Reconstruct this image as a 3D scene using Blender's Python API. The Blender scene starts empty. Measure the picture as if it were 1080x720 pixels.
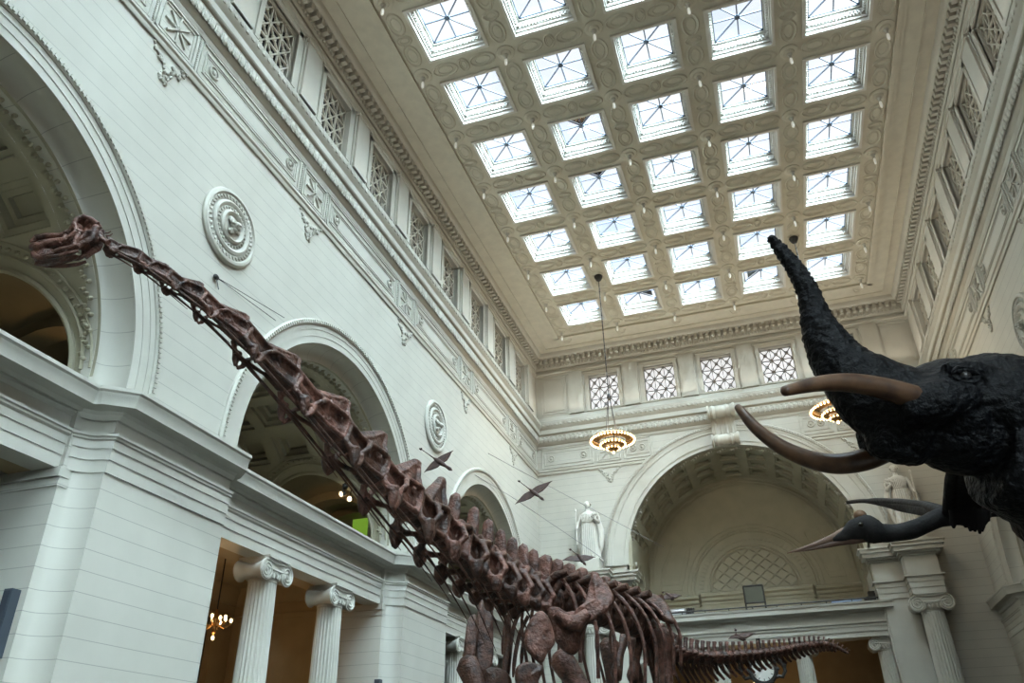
import bpy, bmesh, math, random
from mathutils import Vector, Matrix, Euler
from mathutils.geometry import tessellate_polygon
V = Vector
pi = math.pi
rnd = random.Random(7)
SC = bpy.context.scene
COL = SC.collection

# ------------------------------------------------------------------ camera
CF = 827.93
yaw, pitch, roll = -0.3075, 0.5199, -0.0197
CAMP = V((1.1178, 0.0, 1.6))
cy_, sy_, cp_, sp_, cr_, sr_ = math.cos(yaw), math.sin(yaw), math.cos(pitch), math.sin(pitch), math.cos(roll), math.sin(roll)
FW = V((sy_ * cp_, cy_ * cp_, sp_)); R0 = V((cy_, -sy_, 0)); U0 = R0.cross(FW)
RT = cr_ * R0 + sr_ * U0; UP = -sr_ * R0 + cr_ * U0
cam = bpy.data.cameras.new('camera'); camo = bpy.data.objects.new('camera', cam); COL.objects.link(camo)
cam.sensor_fit = 'HORIZONTAL'; cam.sensor_width = 36.0; cam.lens = CF / 1080 * 36.0
cam.clip_end = 500
M = Matrix((RT, UP, -FW)).transposed().to_4x4(); M.translation = CAMP
camo.matrix_world = M
SC.camera = camo

def at(u, v, y):
    """point on the sight line of photo pixel (u, v), y metres down the hall"""
    d = FW + (u - 540) / CF * RT - (v - 360) / CF * UP
    return CAMP + d * ((y - CAMP.y) / d.y)
def pxm(p):
    """pixels per metre at p"""
    return CF / (V(p) - CAMP).dot(FW)

# ------------------------------------------------------------------ mesh builder
TRIM = [0]
class MB:
    def __init__(s): s.v = []; s.f = []
    def add(s, vs, fs):
        o = len(s.v); s.v += [V(p) for p in vs]; s.f += [tuple(i + o for i in f) for f in fs]; return s
    def box(s, c, d, rot=None):
        c = V(c); h = [x / 2 for x in d]
        vs = [V((a * h[0], b * h[1], e * h[2])) for a in (-1, 1) for b in (-1, 1) for e in (-1, 1)]
        if rot is not None: vs = [rot @ p for p in vs]
        return s.add([c + p for p in vs], [(0, 1, 3, 2), (4, 6, 7, 5), (0, 4, 5, 1), (2, 3, 7, 6), (0, 2, 6, 4), (1, 5, 7, 3)])
    def bx(s, a, b):
        a, b = V(a), V(b); return s.box((a + b) / 2, [abs(x) for x in (b - a)])
    def loft(s, rings, caps=True, closed=True):
        n = len(rings[0]); vs = [p for r in rings for p in r]; fs = []
        m = n if closed else n - 1
        for i in range(len(rings) - 1):
            for j in range(m):
                k = (j + 1) % n; fs.append((i * n + j, i * n + k, (i + 1) * n + k, (i + 1) * n + j))
        if caps: fs += [tuple(range(n))[::-1], tuple(range((len(rings) - 1) * n, len(rings) * n))]
        return s.add(vs, fs)
    def tube(s, pts, rad, n=8, flat=1.0, upv=None, caps=True):
        pts = [V(p) for p in pts]; 
        if not hasattr(rad, '__len__'): rad = [rad] * len(pts)
        rings = []; u = V(upv) if upv else None
        for i, p in enumerate(pts):
            t = (pts[min(i + 1, len(pts) - 1)] - pts[max(i - 1, 0)]).normalized()
            if u is None: u = V((0, 0, 1)) if abs(t.z) < .9 else V((1, 0, 0))
            a = t.cross(u)
            if a.length < 1e-5: a = t.orthogonal()
            a.normalize(); b = a.cross(t).normalized()
            if not upv: u = b
            r = rad[i]
            rings.append([p + a * (r * flat * math.cos(2 * pi * k / n)) + b * (r * math.sin(2 * pi * k / n)) for k in range(n)])
        return s.loft(rings, caps)
    def lathe(s, prof, n=24, mat=None, a0=0.0, a1=2 * pi, caps=None):
        full = abs(a1 - a0 - 2 * pi) < 1e-6; m = n if full else n + 1
        rings = []
        for r, z in prof:
            ring = [V((r * math.cos(a0 + (a1 - a0) * k / n), r * math.sin(a0 + (a1 - a0) * k / n), z)) for k in range(m)]
            if mat is not None: ring = [mat @ p for p in ring]
            rings.append(ring)
        return s.loft(rings, caps=full if caps is None else caps, closed=full)
    def ell(s, c, r, rot=None, n=12, m=8):
        c = V(c); rings = []
        for i in range(m + 1):
            t = -pi / 2 + pi * i / m; t = max(min(t, pi / 2 - .02), -pi / 2 + .02)
            ring = [V((r[0] * math.cos(t) * math.cos(2 * pi * k / n), r[1] * math.cos(t) * math.sin(2 * pi * k / n), r[2] * math.sin(t))) for k in range(n)]
            if rot is not None: ring = [rot @ p for p in ring]
            rings.append([c + p for p in ring])
        return s.loft(rings)
    def sweep(s, prof, frames, closed_path=False):
        """prof: closed polygon [(a, b)]; frames: functions (a, b) -> point"""
        rings = [[V(f(a, b)) for a, b in prof] for f in frames]
        if closed_path: rings.append(rings[0])
        return s.loft(rings, caps=not closed_path)
    def plate(s, outer, holes, w0, w1, fr):
        """flat plate with holes; outline in (u, v), from depth w0 to w1"""
        polys = [outer] + list(holes)
        tri = tessellate_polygon([[V((a, b, 0)) for a, b in p] for p in polys])
        flat = [q for p in polys for q in p]; n = len(flat)
        vs = [V(fr(a, b, w0)) for a, b in flat] + [V(fr(a, b, w1)) for a, b in flat]
        fs = [tuple(t) for t in tri] + [tuple(i + n for i in t[::-1]) for t in tri]
        o = 0
        for p in polys:
            m = len(p)
            for i in range(m):
                j = (i + 1) % m; fs.append((o + i, o + j, o + j + n, o + i + n))
            o += m
        return s.add(vs, fs)
    def xf(s, m, start=0):
        for i in range(start, len(s.v)): s.v[i] = m @ s.v[i]
        return s
    def build(s, name, mat, parent=None, org=None, smooth=35, kind=None, **props):
        if kind == 'structure' and name.startswith('trim'):
            TRIM[0] += 1; name = 'trim_%d' % TRIM[0]
        o0 = V(org) if org is not None else V((0, 0, 0))
        if parent is not None and org is None: o0 = V(parent.get('_o', (0, 0, 0)))
        me = bpy.data.meshes.new(name)
        me.from_pydata([p - o0 for p in s.v], [], s.f)
        bm = bmesh.new(); bm.from_mesh(me); bmesh.ops.recalc_face_normals(bm, faces=bm.faces); bm.to_mesh(me); bm.free()
        if smooth:
            me.polygons.foreach_set('use_smooth', [True] * len(me.polygons))
            try: me.set_sharp_from_angle(angle=math.radians(smooth))
            except Exception: pass
        for mm in (mat if isinstance(mat, (list, tuple)) else [mat]): me.materials.append(mm)
        o = bpy.data.objects.new(name, me); COL.objects.link(o)
        if parent is not None: o.parent = parent
        elif org is not None: o.location = o0
        o['_o'] = tuple(o0) if parent is None or org is None else tuple(o0)
        if kind: o['kind'] = kind
        for k, x in props.items(): o[k] = x
        return o

def thing(name, loc, label, cat, group=None):
    o = bpy.data.objects.new(name, None); COL.objects.link(o); o.location = loc
    o.empty_display_size = .2
    o['label'] = label; o['category'] = cat; o['_o'] = tuple(loc)
    if group: o['group'] = group
    return o
def tag(o, label, cat, group=None):
    o['label'] = label; o['category'] = cat
    if group: o['group'] = group
    return o
CHILD = {}
def copy_tree(o, parent=None):
    c = o.copy(); COL.objects.link(c); c.parent = parent
    for ch in list(o.children): copy_tree(ch, c)
    return c
def circ(n, r, c=(0, 0), a0=0, a1=2 * pi):
    return [(c[0] + r * math.cos(a0 + (a1 - a0) * i / n), c[1] + r * math.sin(a0 + (a1 - a0) * i / n)) for i in range(n + (0 if abs(a1 - a0 - 2 * pi) < 1e-6 else 1))]

# ------------------------------------------------------------------ materials
def nmat(name, col, rough=.6, var=.08, nscale=3.0, bump=0.0, bscale=40.0, metal=0.0, joint=None, coat=0, col2=None, spec=.4, dist=.02):
    m = bpy.data.materials.new(name); m.use_nodes = True
    nt = m.node_tree; N = nt.nodes; L = nt.links; b = N['Principled BSDF']
    b.inputs['Roughness'].default_value = rough; b.inputs['Metallic'].default_value = metal
    b.inputs['Specular IOR Level'].default_value = spec
    tc = N.new('ShaderNodeTexCoord')
    no = N.new('ShaderNodeTexNoise'); no.inputs['Scale'].default_value = nscale; no.inputs['Detail'].default_value = 6
    L.new(tc.outputs['Object'], no.inputs['Vector'])
    rp = N.new('ShaderNodeValToRGB'); L.new(no.outputs['Fac'], rp.inputs['Fac'])
    c2 = col2 or [c * (1 - var) for c in col]; c1 = col if col2 else [min(1, c * (1 + var * .6)) for c in col]
    rp.color_ramp.elements[0].color = (*c2, 1); rp.color_ramp.elements[1].color = (*c1, 1)
    rp.color_ramp.elements[0].position = .32; rp.color_ramp.elements[1].position = .68
    out = rp.outputs['Color']; hgt = None
    if bump:
        n2 = N.new('ShaderNodeTexNoise'); n2.inputs['Scale'].default_value = bscale; n2.inputs['Detail'].default_value = 4
        L.new(tc.outputs['Object'], n2.inputs['Vector']); hgt = n2.outputs['Fac']
    if joint:
        per, off, wid, mode = joint
        sx = N.new('ShaderNodeSeparateXYZ'); L.new(tc.outputs['Object'], sx.inputs['Vector'])
        if mode == 'z': src = sx.outputs['Z']
        else:
            at2 = N.new('ShaderNodeMath'); at2.operation = 'ARCTAN2'; L.new(sx.outputs['Z'], at2.inputs[0]); L.new(sx.outputs['Y'], at2.inputs[1]); src = at2.outputs[0]
        ma = N.new('ShaderNodeMath'); ma.operation = 'MULTIPLY_ADD'; L.new(src, ma.inputs[0]); ma.inputs[1].default_value = 1 / per; ma.inputs[2].default_value = off
        fr = N.new('ShaderNodeMath'); fr.operation = 'FRACT'; L.new(ma.outputs[0], fr.inputs[0])
        lt = N.new('ShaderNodeMath'); lt.operation = 'LESS_THAN'; L.new(fr.outputs[0], lt.inputs[0]); lt.inputs[1].default_value = wid / per
        mx = N.new('ShaderNodeMixRGB'); L.new(lt.outputs[0], mx.inputs['Fac']); L.new(out, mx.inputs['Color1']); mx.inputs['Color2'].default_value = (*[c * .62 for c in col], 1)
        out = mx.outputs['Color']
    L.new(out, b.inputs['Base Color'])
    if bump:
        bp = N.new('ShaderNodeBump'); bp.inputs['Strength'].default_value = bump; bp.inputs['Distance'].default_value = dist
        L.new(hgt, bp.inputs['Height']); L.new(bp.outputs['Normal'], b.inputs['Normal'])
    return m
def emat(name, col, st):
    m = bpy.data.materials.new(name); m.use_nodes = True
    b = m.node_tree.nodes['Principled BSDF']; b.inputs['Base Color'].default_value = (*col, 1)
    b.inputs['Emission Color'].default_value = (*col, 1); b.inputs['Emission Strength'].default_value = st
    return m
PAINT = (.63, .62, .545)
m_wall = nmat('stone_courses', PAINT, .62, .04, 1.2, joint=(.373, .23, .012, 'z'))
m_rad = nmat('arch_stone', PAINT, .62, .04, 1.2, joint=(.155, .5, .003, 'a'))
m_paint = nmat('cream_plaster', PAINT, .6, .04, 2.0, bump=.1, bscale=60)
m_orn = nmat('ornament_plaster', PAINT, .6, .16, 9.0, bump=.7, bscale=14, dist=.05)
m_ceil = nmat('ceiling_plaster', (.70, .67, .55), .7, .07, 2.5, bump=.3, bscale=25)
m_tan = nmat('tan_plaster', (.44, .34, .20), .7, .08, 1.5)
m_gal = nmat('dim_gallery_plaster', (.47, .445, .33), .7, .07, 1.5, bump=.2, bscale=20)  # hall paint dimmed; the low light of the galleries is put into the colour
m_corr = nmat('dim_corridor_plaster', (.21, .175, .11), .7, .08, 1.5)  # darkened further, so the corridor's shade sits in the colour
m_floor = nmat('stone_floor', (.10, .092, .075), .45, .1, .8)
m_dark = nmat('dark_void', (.03, .028, .024), .9)
m_wood = nmat('brown_wood', (.16, .085, .035), .5, .3, 3)
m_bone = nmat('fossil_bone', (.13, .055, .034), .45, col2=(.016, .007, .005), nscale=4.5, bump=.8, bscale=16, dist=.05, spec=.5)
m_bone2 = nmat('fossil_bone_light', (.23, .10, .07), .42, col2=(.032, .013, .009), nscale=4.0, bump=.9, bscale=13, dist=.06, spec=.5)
m_hide = nmat('elephant_hide', (.0018, .002, .003), .5, col2=(.0007, .0007, .0009), nscale=7, bump=1.0, bscale=16, dist=.05, spec=.13)
m_ivory = nmat('old_ivory', (.12, .062, .032), .35, col2=(.03, .013, .007), nscale=6, bump=.3, bscale=12, dist=.01)
m_bronze = nmat('bronze', (.42, .24, .09), .35, .2, 8, metal=.8)
m_iron = nmat('dark_iron', (.03, .028, .026), .5, .2, 8)
m_marble = nmat('white_marble', (.78, .77, .70), .5, .06, 5)
m_bulb = emat('lit_bulb', (1, .72, .36), 6.0)
m_pend = emat('pendant_bulb', (.8, .78, .68), .35)
m_cable = nmat('steel_cable', (.3, .29, .27), .5)
m_mun = nmat('muntin_paint', (.09, .12, .17), .5)
m_grille = nmat('grille_plaster', (.66, .63, .53), .6)
m_blank = nmat('dark_backing', (.02, .021, .02), .9)

def glassmat():
    m = bpy.data.materials.new('skylight_glass'); m.use_nodes = True
    nt = m.node_tree; nt.nodes.clear(); N = nt.nodes; L = nt.links
    o = N.new('ShaderNodeOutputMaterial'); t = N.new('ShaderNodeBsdfTransparent'); g = N.new('ShaderNodeBsdfGlossy'); x = N.new('ShaderNodeMixShader')
    t.inputs['Color'].default_value = (.97, .985, 1, 1); g.inputs['Roughness'].default_value = .05; x.inputs['Fac'].default_value = .04
    L.new(t.outputs[0], x.inputs[1]); L.new(g.outputs[0], x.inputs[2]); L.new(x.outputs[0], o.inputs['Surface'])
    return m
m_glass = glassmat()
# ------------------------------------------------------------------ hall dimensions
HW = 10.5; YE = 40.9; YB = -9.0; ZC = 24.54
ARCH_Y = [6.2 + 13.25 * k for k in (-1, 0, 1, 2)]
AR, AO, AZ = 4.8, 5.5, 8.85          # opening radius, archivolt radius, springing height
RI = 4.45; XIN = .52                 # inner radius behind the cove, depth of the cove
ATT0, ATT1 = 20.5, ZC                # attic zone

bm = MB(); bm.bx((-20, YB - 1, -.3), (20, YE + 8, 0)); bm.build('floor', m_floor, kind='structure')

def wall_side(s, nm):
    X = lambda o: s * (HW - o)
    fr = lambda u, v, w: (X(w), u, v)
    # upper wall with the arch heads
    out = [(YB, 20.5), (YB, 8.1)]
    for yc in ARCH_Y:
        out += [(yc - AR, 8.1)] + [(yc + AR * math.cos(a), AZ + AR * math.sin(a)) for a in [pi - pi * i / 40 for i in range(41)]] + [(yc + AR, 8.1)]
    out += [(YE, 8.1), (YE, 20.5)]
    b = MB(); b.plate(out, [], 0, -.35, fr)
    # lower piers (front faces)
    edges = [YB] + [e for yc in ARCH_Y for e in (yc - AR, yc + AR)] + [YE]
    for i in range(0, len(edges), 2):
        a, c = edges[i], edges[i + 1]
        b.bx((X(0), a, 0), (X(-.35), c, 8.1))
    b.build('wall_' + nm, m_wall, kind='structure')
    # coves: straight on the piers, curved in the arch head
    b = MB()
    NCV = 9
    cov = [(AR - (AR - RI) * math.sin(t) if False else RI + (AR - RI) * (1 - math.sin(t)), -XIN * (1 - math.cos(t))) for t in [pi / 2 * i / NCV for i in range(NCV + 1)]]
    # concave quarter: from (AR, 0) curving in to (RI, -XIN)
    cov = [(AR - (AR - RI) * (1 - math.cos(t)), -XIN * math.sin(t)) for t in [pi / 2 * i / NCV for i in range(NCV + 1)]]
    for yc in ARCH_Y:
        for d in (-1, 1):
            r0 = [V((X(o), yc + d * r, 0)) for r, o in cov] + [V((X(-XIN), yc + d * (RI - .12), 0)), V((X(-2.3), yc + d * (RI - .12), 0))]
            r1 = [p + V((0, 0, 8.1)) for p in r0]
            b.loft([r0, r1], caps=False, closed=False)
    b.build('trim_1' if s < 0 else 'trim_2', m_wall, kind='structure')
    for yc in ARCH_Y:
        b = MB(); rings = []
        pr = cov + [(RI - .1, -XIN), (RI - .1, -XIN - .25)]
        for i in range(65):
            a = pi * i / 64
            rings.append([V((X(o), yc + r * math.cos(a), AZ + r * math.sin(a))) for r, o in pr])
        # straight stilts down to the gallery
        rings = [[V((X(o), yc + r, 8.1)) for r, o in pr]] + rings + [[V((X(o), yc - r, 8.1)) for r, o in pr]]
        b.loft(rings, caps=False, closed=False)
        b.build('trim_arch_cove', m_rad, org=(X(0), yc, AZ), kind='structure')
        # archivolt: three flat bands and a bead row at the outer edge
        b = MB()
        for (r0, r1, o0) in ((AR, 5.0, .02), (5.0, 5.2, .035), (5.2, 5.34, .05)):
            pr = [(r0, 0), (r0, o0), (r1, o0), (r1, 0)]
            frs = [(lambda a: (lambda r, o: (X(o), yc + r * math.cos(a), AZ + r * math.sin(a))))(pi * i / 64) for i in range(65)]
            frs = [lambda r, o: (X(o), yc + r, 8.57)] + frs + [lambda r, o: (X(o), yc - r, 8.57)]
            b.sweep(pr, frs)
        pr = [(5.34, 0), (5.34, .07), (5.38, .10), (5.48, .10), (5.52, .06), (5.52, 0)]
        b.sweep(pr, frs)
        b.build('trim_archivolt', m_paint, kind='structure')
        b = MB()
        n = 150
        for i in range(n):
            a = pi * (i + .5) / n
            rot = Matrix.Rotation(a, 3, 'X')
            b.box((X(.11), yc + 5.43 * math.cos(a), AZ + 5.43 * math.sin(a)), (.05, .085, .062), rot)
        b.build('trim_bead', m_paint, kind='structure')
    # entablature: sweep of a profile (out, z) along y
    def run(b, prof, y0, y1):
        b.sweep([(o, z) for o, z in prof], [lambda o, z: (X(o), y0, z), lambda o, z: (X(o), y1, z)])
    corn = lambda e: [(e - .2, 8.10), (e + .10, 8.10), (e + .16, 8.16), (e + .40, 8.20), (e + .42, 8.40), (e + .44, 8.43), (e + .44, 8.46), (e + .48, 8.50), (e + .48, 8.57), (e - .2, 8.59)]
    b = MB(); e_ = MB()
    for i in range(0, len(edges), 2):                   # pier bands follow the cove round the corner
        a, c = edges[i], edges[i + 1]
        path = [(-2.0, a + (AR - RI) + .12), (-XIN, a + (AR - RI) + .12)]
        if i == 0: path = [(0, a)]
        else: path = [(-2.2, a - (AR - RI)), (-XIN, a - (AR - RI))] + [(-XIN * math.sin(t), a - (AR - RI) * (1 - math.cos(t))) for t in [pi / 2 * (1 - k / 7) for k in range(1, 8)]]
        if i + 2 >= len(edges): path += [(0, c)]
        else: path += [(-XIN * math.sin(t), c + (AR - RI) * (1 - math.cos(t))) for t in [pi / 2 * k / 7 for k in range(0, 8)]] + [(-2.2, c + (AR - RI))]
        def follow(prof, mb):
            frs = []
            for k, (o, y) in enumerate(path):
                p0 = path[max(k - 1, 0)]; p1 = path[min(k + 1, len(path) - 1)]
                t = V((p1[0] - p0[0], p1[1] - p0[1])); t = t.normalized() if t.length > 0 else V((0, 1))
                nrm = V((t[1], -t[0]))
                # keep the run past the corner inside the arch: face the opening
                frs.append((lambda o, y, nn: (lambda e, z: (X(o + e * nn[0]), y + e * nn[1], z)))(o, y, nrm))
            mb.sweep(prof, frs)
        follow([(-.05, 6.95), (.03, 6.95), (.03, 7.2), (.05, 7.2), (.05, 7.42), (.07, 7.42), (.07, 7.58), (.10, 7.60), (.10, 7.64), (.13, 7.66), (.13, 7.71), (-.05, 7.71)], b)
        follow([(-.05, 8.0), (.06, 8.0), (.1, 8.06), (.1, 8.12), (-.05, 8.12)], b)
        follow([(e, z) for e, z in corn(0)], b)
        # bead course under the pier cornice
    for yc in ARCH_Y:                                    # screen entablature between the piers
        y0, y1 = yc - RI - .02, yc + RI + .02; E = -.62
        run(b, [(E - .55, 6.95), (E, 6.95), (E, 7.2), (E + .02, 7.2), (E + .02, 7.42), (E + .04, 7.42), (E + .04, 7.58), (E + .08, 7.62), (E + .08, 7.66), (E + .11, 7.68), (E + .11, 7.73), (E - .02, 7.75), (E - .02, 8.0), (E + .06, 8.06), (E + .06, 8.1), (E - .55, 8.12)], y0, y1)
        run(b, [(o, z) for o, z in corn(E + .02)], y0, y1)
    b.build('trim_3' if s < 0 else 'trim_4', m_paint, kind='structure')
    # ---- main frieze and cornice under the attic windows
    b = MB()
    y0, y1 = YB, YE
    for pr in ([(-.1, 17.05), (.05, 17.05), (.07, 17.1), (.07, 17.14), (.05, 17.16), (.05, 17.2), (.1, 17.24), (.1, 17.32), (-.1, 17.34)],
               [(-.1, 18.62), (.03, 18.62), (.06, 18.7), (.06, 18.78), (-.1, 18.8)],
               [(-.1, 18.8), (.04, 18.82), (.12, 18.9), (.2, 19.05), (.24, 19.3), (.2, 19.34), (.2, 19.4), (-.1, 19.4)],
               [(-.1, 19.38), (.30, 19.40), (.33, 19.44), (.33, 19.66), (.30, 19.68), (.34, 19.74), (.42, 19.84), (.46, 20.0), (.46, 20.06), (.34, 20.12), (.34, 20.2), (.26, 20.28), (.2, 20.42), (.16, 20.5), (-.1, 20.55)]):
        run(b, pr, y0, y1)
    b.build('trim_5' if s < 0 else 'trim_6', m_paint, kind='structure')
    b = MB()                                             # leaf course of the ovolo and of the crown, one strip of ornament
    yy = YB
    k = 0
    while yy < YE - .3:
        z = 19.08
        b.ell((X(.215), yy + .13, z + .03), (.05, .12, .2), None, 8, 5)
        b.ell((X(.23), yy + .26, z + .0), (.03, .035, .17), None, 6, 4)
        b.ell((X(.43), yy + .13, 19.93), (.045, .1, .09), None, 6, 4)
        yy += .26
    b.build('trim_7' if s < 0 else 'trim_8', m_orn, kind='structure')
    # frieze panels: long framed panels with rosettes, square star panels
    b = MB(); c_ = MB()
    def frame(ya, yb, za, zb, w=.05, o=.03):
        for (p, q) in (((ya, za), (yb, za + w)), ((ya, zb - w), (yb, zb)), ((ya, za), (ya + w, zb)), ((yb - w, za), (yb, zb))):
            b.bx((X(-.02), p[0], p[1]), (X(o), q[0], q[1]))
    star_y = [6.2 + 13.25 * k + d for k in (-1, 0, 1, 2) for d in (-3.4, 3.4)]
    star_y = [y for y in star_y if YB + 1 < y < YE - 1]
    star_y = [y + .25 for y in star_y]
    za, zb = 17.42, 18.58
    for y in star_y:
        frame(y - .68, y + .68, za, zb, .06, .05); frame(y - .55, y + .55, za + .13, zb - .13, .03, .03)
        for k in range(4):
            a = k * pi / 4
            rot = Matrix.Rotation(a, 3, 'X')
            for d in (-1, 1):
                cc = rot @ V((0, 0, d * .27))
                b.box((X(.03), y + cc.y, 18.0 + cc.z), (.06, .05, .36 if k % 2 == 0 else .4), rot)
        b.ell((X(.03), y, 18.0), (.07, .07, .07), None, 8, 6)
        for j in range(-1, 2, 2):
            for q in range(16):
                b.ell((X(.02), y + j * .76, za + .04 + q * .072), (.035, .03, .032), None, 6, 4)
        # foliage pendant below the star panel
        r2 = random.Random(int(y * 10))
        for j in range(46):
            t = j / 45; side = -1 if j % 2 else 1
            yy2 = y + side * (.62 * (1 - t ** .6)) + r2.uniform(-.08, .08); zz2 = 17.0 - .75 * t - .1 * math.sin(t * 9) + r2.uniform(-.06, .06)
            c_.ell((X(.02), yy2, zz2), (.05, r2.uniform(.03, .07), r2.uniform(.03, .08)), Matrix.Rotation(r2.uniform(0, 3), 3, 'X'), 6, 4)
    ys = [YB] + star_y + [YE]
    for i in range(len(ys) - 1):
        a, c = ys[i] + (.86 if i else .3), ys[i + 1] - (.86 if i < len(ys) - 2 else .3)
        if c - a < .8: continue
        frame(a, c, za, zb, .05, .04); frame(a + .16, c - .16, za + .2, zb - .2, .04, .03); frame(a + .26, c - .26, za + .3, zb - .3, .02, .02)
        for yy in (a + .55, c - .55):
            ring = [V((X(.03), yy + .17 * math.cos(t), 18.0 + .17 * math.sin(t))) for t in [2 * pi * k / 14 for k in range(15)]]
            b.tube(ring, .03, 6); b.ell((X(.03), yy, 18.0), (.06, .08, .08), None, 8, 5)
    b.build('trim_9' if s < 0 else 'trim_10', m_paint, kind='structure')
    c_.build('trim_11' if s < 0 else 'trim_12', m_orn, kind='structure')
    # ---- attic wall with window openings
    AX = .1
    WC = [13.3 + 3.46 * k for k in range(-6, 8)]; WC = [y for y in WC if y > YB + 1]
    ww, z0, z1 = .86, 20.66, 22.86
    b = MB()
    holes = [[(y - ww, z0), (y + ww, z0), (y + ww, z1), (y - ww, z1)] for y in WC]
    b.plate([(YB, ATT0 - .1), (YE, ATT0 - .1), (YE, ATT1 + .4), (YB, ATT1 + .4)], holes, AX, AX - .75, fr)
    b.build('wall_%s_attic' % nm, m_paint, kind='structure')
    b = MB()
    for y in WC:
        for (p, q, o) in (((y - ww - .2, z0 - .05), (y - ww, z1 + .2), .06), ((y + ww, z0 - .05), (y + ww + .2, z1 + .2), .06), ((y - ww - .2, z1), (y + ww + .2, z1 + .2), .06),
                       ((y - ww - .26, z1 + .2), (y + ww + .26, z1 + .26), .09)):
            b.bx((X(AX - .05), p[0], p[1]), (X(AX + o), q[0], q[1]))
        yp = y + 1.73
        if yp + .45 < YE:
            b.bx((X(AX - .05), yp - .42, 20.55), (X(AX + .13), yp + .42, 23.15))
            b.bx((X(AX - .05), yp - .50, 20.55), (X(AX + .05), yp + .50, 23.2))
            b.bx((X(AX - .05), yp - .47, 20.55), (X(AX + .16), yp + .47, 20.75))
            b.bx((X(AX - .05), yp - .47, 23.02), (X(AX + .17), yp + .47, 23.16))
    run(b, [(0, 23.16), (AX + .07, 23.16), (AX + .07, 23.3), (AX + .13, 23.34), (AX + .13, 23.44), (0, 23.46)], YB, YE)
    b.build('trim_13' if s < 0 else 'trim_14', m_paint, kind='structure')
    # windows with pierced grilles
    for y in WC:
        g = make_grille(s, y, (z0 + z1) / 2, X(AX - .18), ww, (z1 - z0) / 2, 'y', backed=True)
    # dentil cornice below the ceiling
    b = MB()
    run(b, [(0, 23.62), (AX + .1, 23.62), (AX + .14, 23.7), (AX + .14, 24.3), (0, 24.32)], YB, YE)
    run(b, [(0, 24.26), (.5, 24.28), (.58, 24.34), (.62, 24.42), (.64, 24.60), (0, 24.7)], YB, YE)
    y = YB
    while y < YE - .5:
        b.bx((X(.1), y, 23.98), (X(.48), y + .17, 24.28)); y += .33
    y = YB
    while y < YE - .3:
        b.ell((X(AX + .17), y, 23.8), (.05, .06, .08), None, 6, 4); y += .18
    b.build('trim_15' if s < 0 else 'trim_16', m_paint, kind='structure')

WIN = [0]; GR = {}
def make_grille(s, y, z, x, hw, hz, axis, backed):
    """a pierced star lattice; axis: the wall's running direction"""
    key = (axis, round(hw, 2), round(hz, 2))
    WIN[0] += 1
    if key not in GR:
        b = MB(); t = .028; d = .06
        def bar(p, q, w=None):
            w = w or (.028 if axis == 'y' else .036)
            p, q = V(p), V(q); dd = (q - p); L = dd.length; a = math.atan2(dd.y, dd.x); c = (p + q) / 2
            if axis == 'y': b.box((0, c.x, c.y), (d, L, w * 1.6), Matrix.Rotation(a, 3, 'X'))
            else: b.box((c.x, 0, c.y), (L, d, w * 1.6), Matrix.Rotation(-a, 3, 'Y'))
        n = 3; t = .028 if axis == 'y' else .036; cw, ch = 2 * hw / n, 2 * hz / n
        for i in range(n + 1):
            bar((-hw, -hz + i * ch), (hw, -hz + i * ch), .03); bar((-hw + i * cw, -hz), (-hw + i * cw, hz), .03)
        for i in range(n):
            for j in range(n):
                a, c = -hw + i * cw, -hz + j * ch
                bar((a, c), (a + cw, c + ch)); bar((a, c + ch), (a + cw, c))
                m = (a + cw / 2, c + ch / 2)
                for q in range(8):
                    t0, t1 = 2 * pi * q / 8, 2 * pi * (q + 1) / 8; r = .16 * cw
                    bar((m[0] + r * math.cos(t0), m[1] + r * math.sin(t0)), (m[0] + r * math.cos(t1), m[1] + r * math.sin(t1)), .022)
        for i in range(n + 1):
            for j in range(n + 1):
                p = (-hw + i * cw, -hz + j * ch)
                for q in range(8):
                    t0, t1 = 2 * pi * q / 8, 2 * pi * (q + 1) / 8; r = .16 * cw
                    if abs(p[0] + r * math.cos(t0)) > hw or abs(p[1] + r * math.sin(t0)) > hz or abs(p[0] + r * math.cos(t1)) > hw or abs(p[1] + r * math.sin(t1)) > hz: continue
                    bar((p[0] + r * math.cos(t0), p[1] + r * math.sin(t0)), (p[0] + r * math.cos(t1), p[1] + r * math.sin(t1)), .022)
        GR[key] = b
    b = GR[key]; gm = m_grille if axis == 'y' else m_grille2
    o = MB(); o.v = list(b.v); o.f = list(b.f)
    root = bpy.data.objects.new('window_%d' % WIN[0], None); COL.objects.link(root); root.location = (x, y, z); root['kind'] = 'structure'
    root['_o'] = (0, 0, 0)
    if ('me',) + key not in GR:
        ob = o.build('window_grille', gm, root, smooth=0); GR[('me',) + key] = ob.data
    else:
        ob = bpy.data.objects.new('window_grille', GR[('me',) + key]); COL.objects.link(ob); ob.parent = root
    q = MB()
    if axis == 'y':
        sx = -1 if x < 0 else 1
        q.bx((sx * .20, -hw, -hz), (sx * .24, hw, hz)); q.build('window_backing', m_blank, root, smooth=0)
    else:
        q.bx((-hw, .16, -hz), (hw, .19, hz)); q.build('window_pane', m_lit, root, smooth=0)
    return root
m_lit = emat('daylit_pane', (.96, .97, 1.0), .8)
m_grille2 = nmat('backlit_grille', (.36, .35, .34), .6)  # end grilles darkened; their backlit shade is put into the colour
wall_side(-1, 'left'); wall_side(1, 'right')

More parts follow.
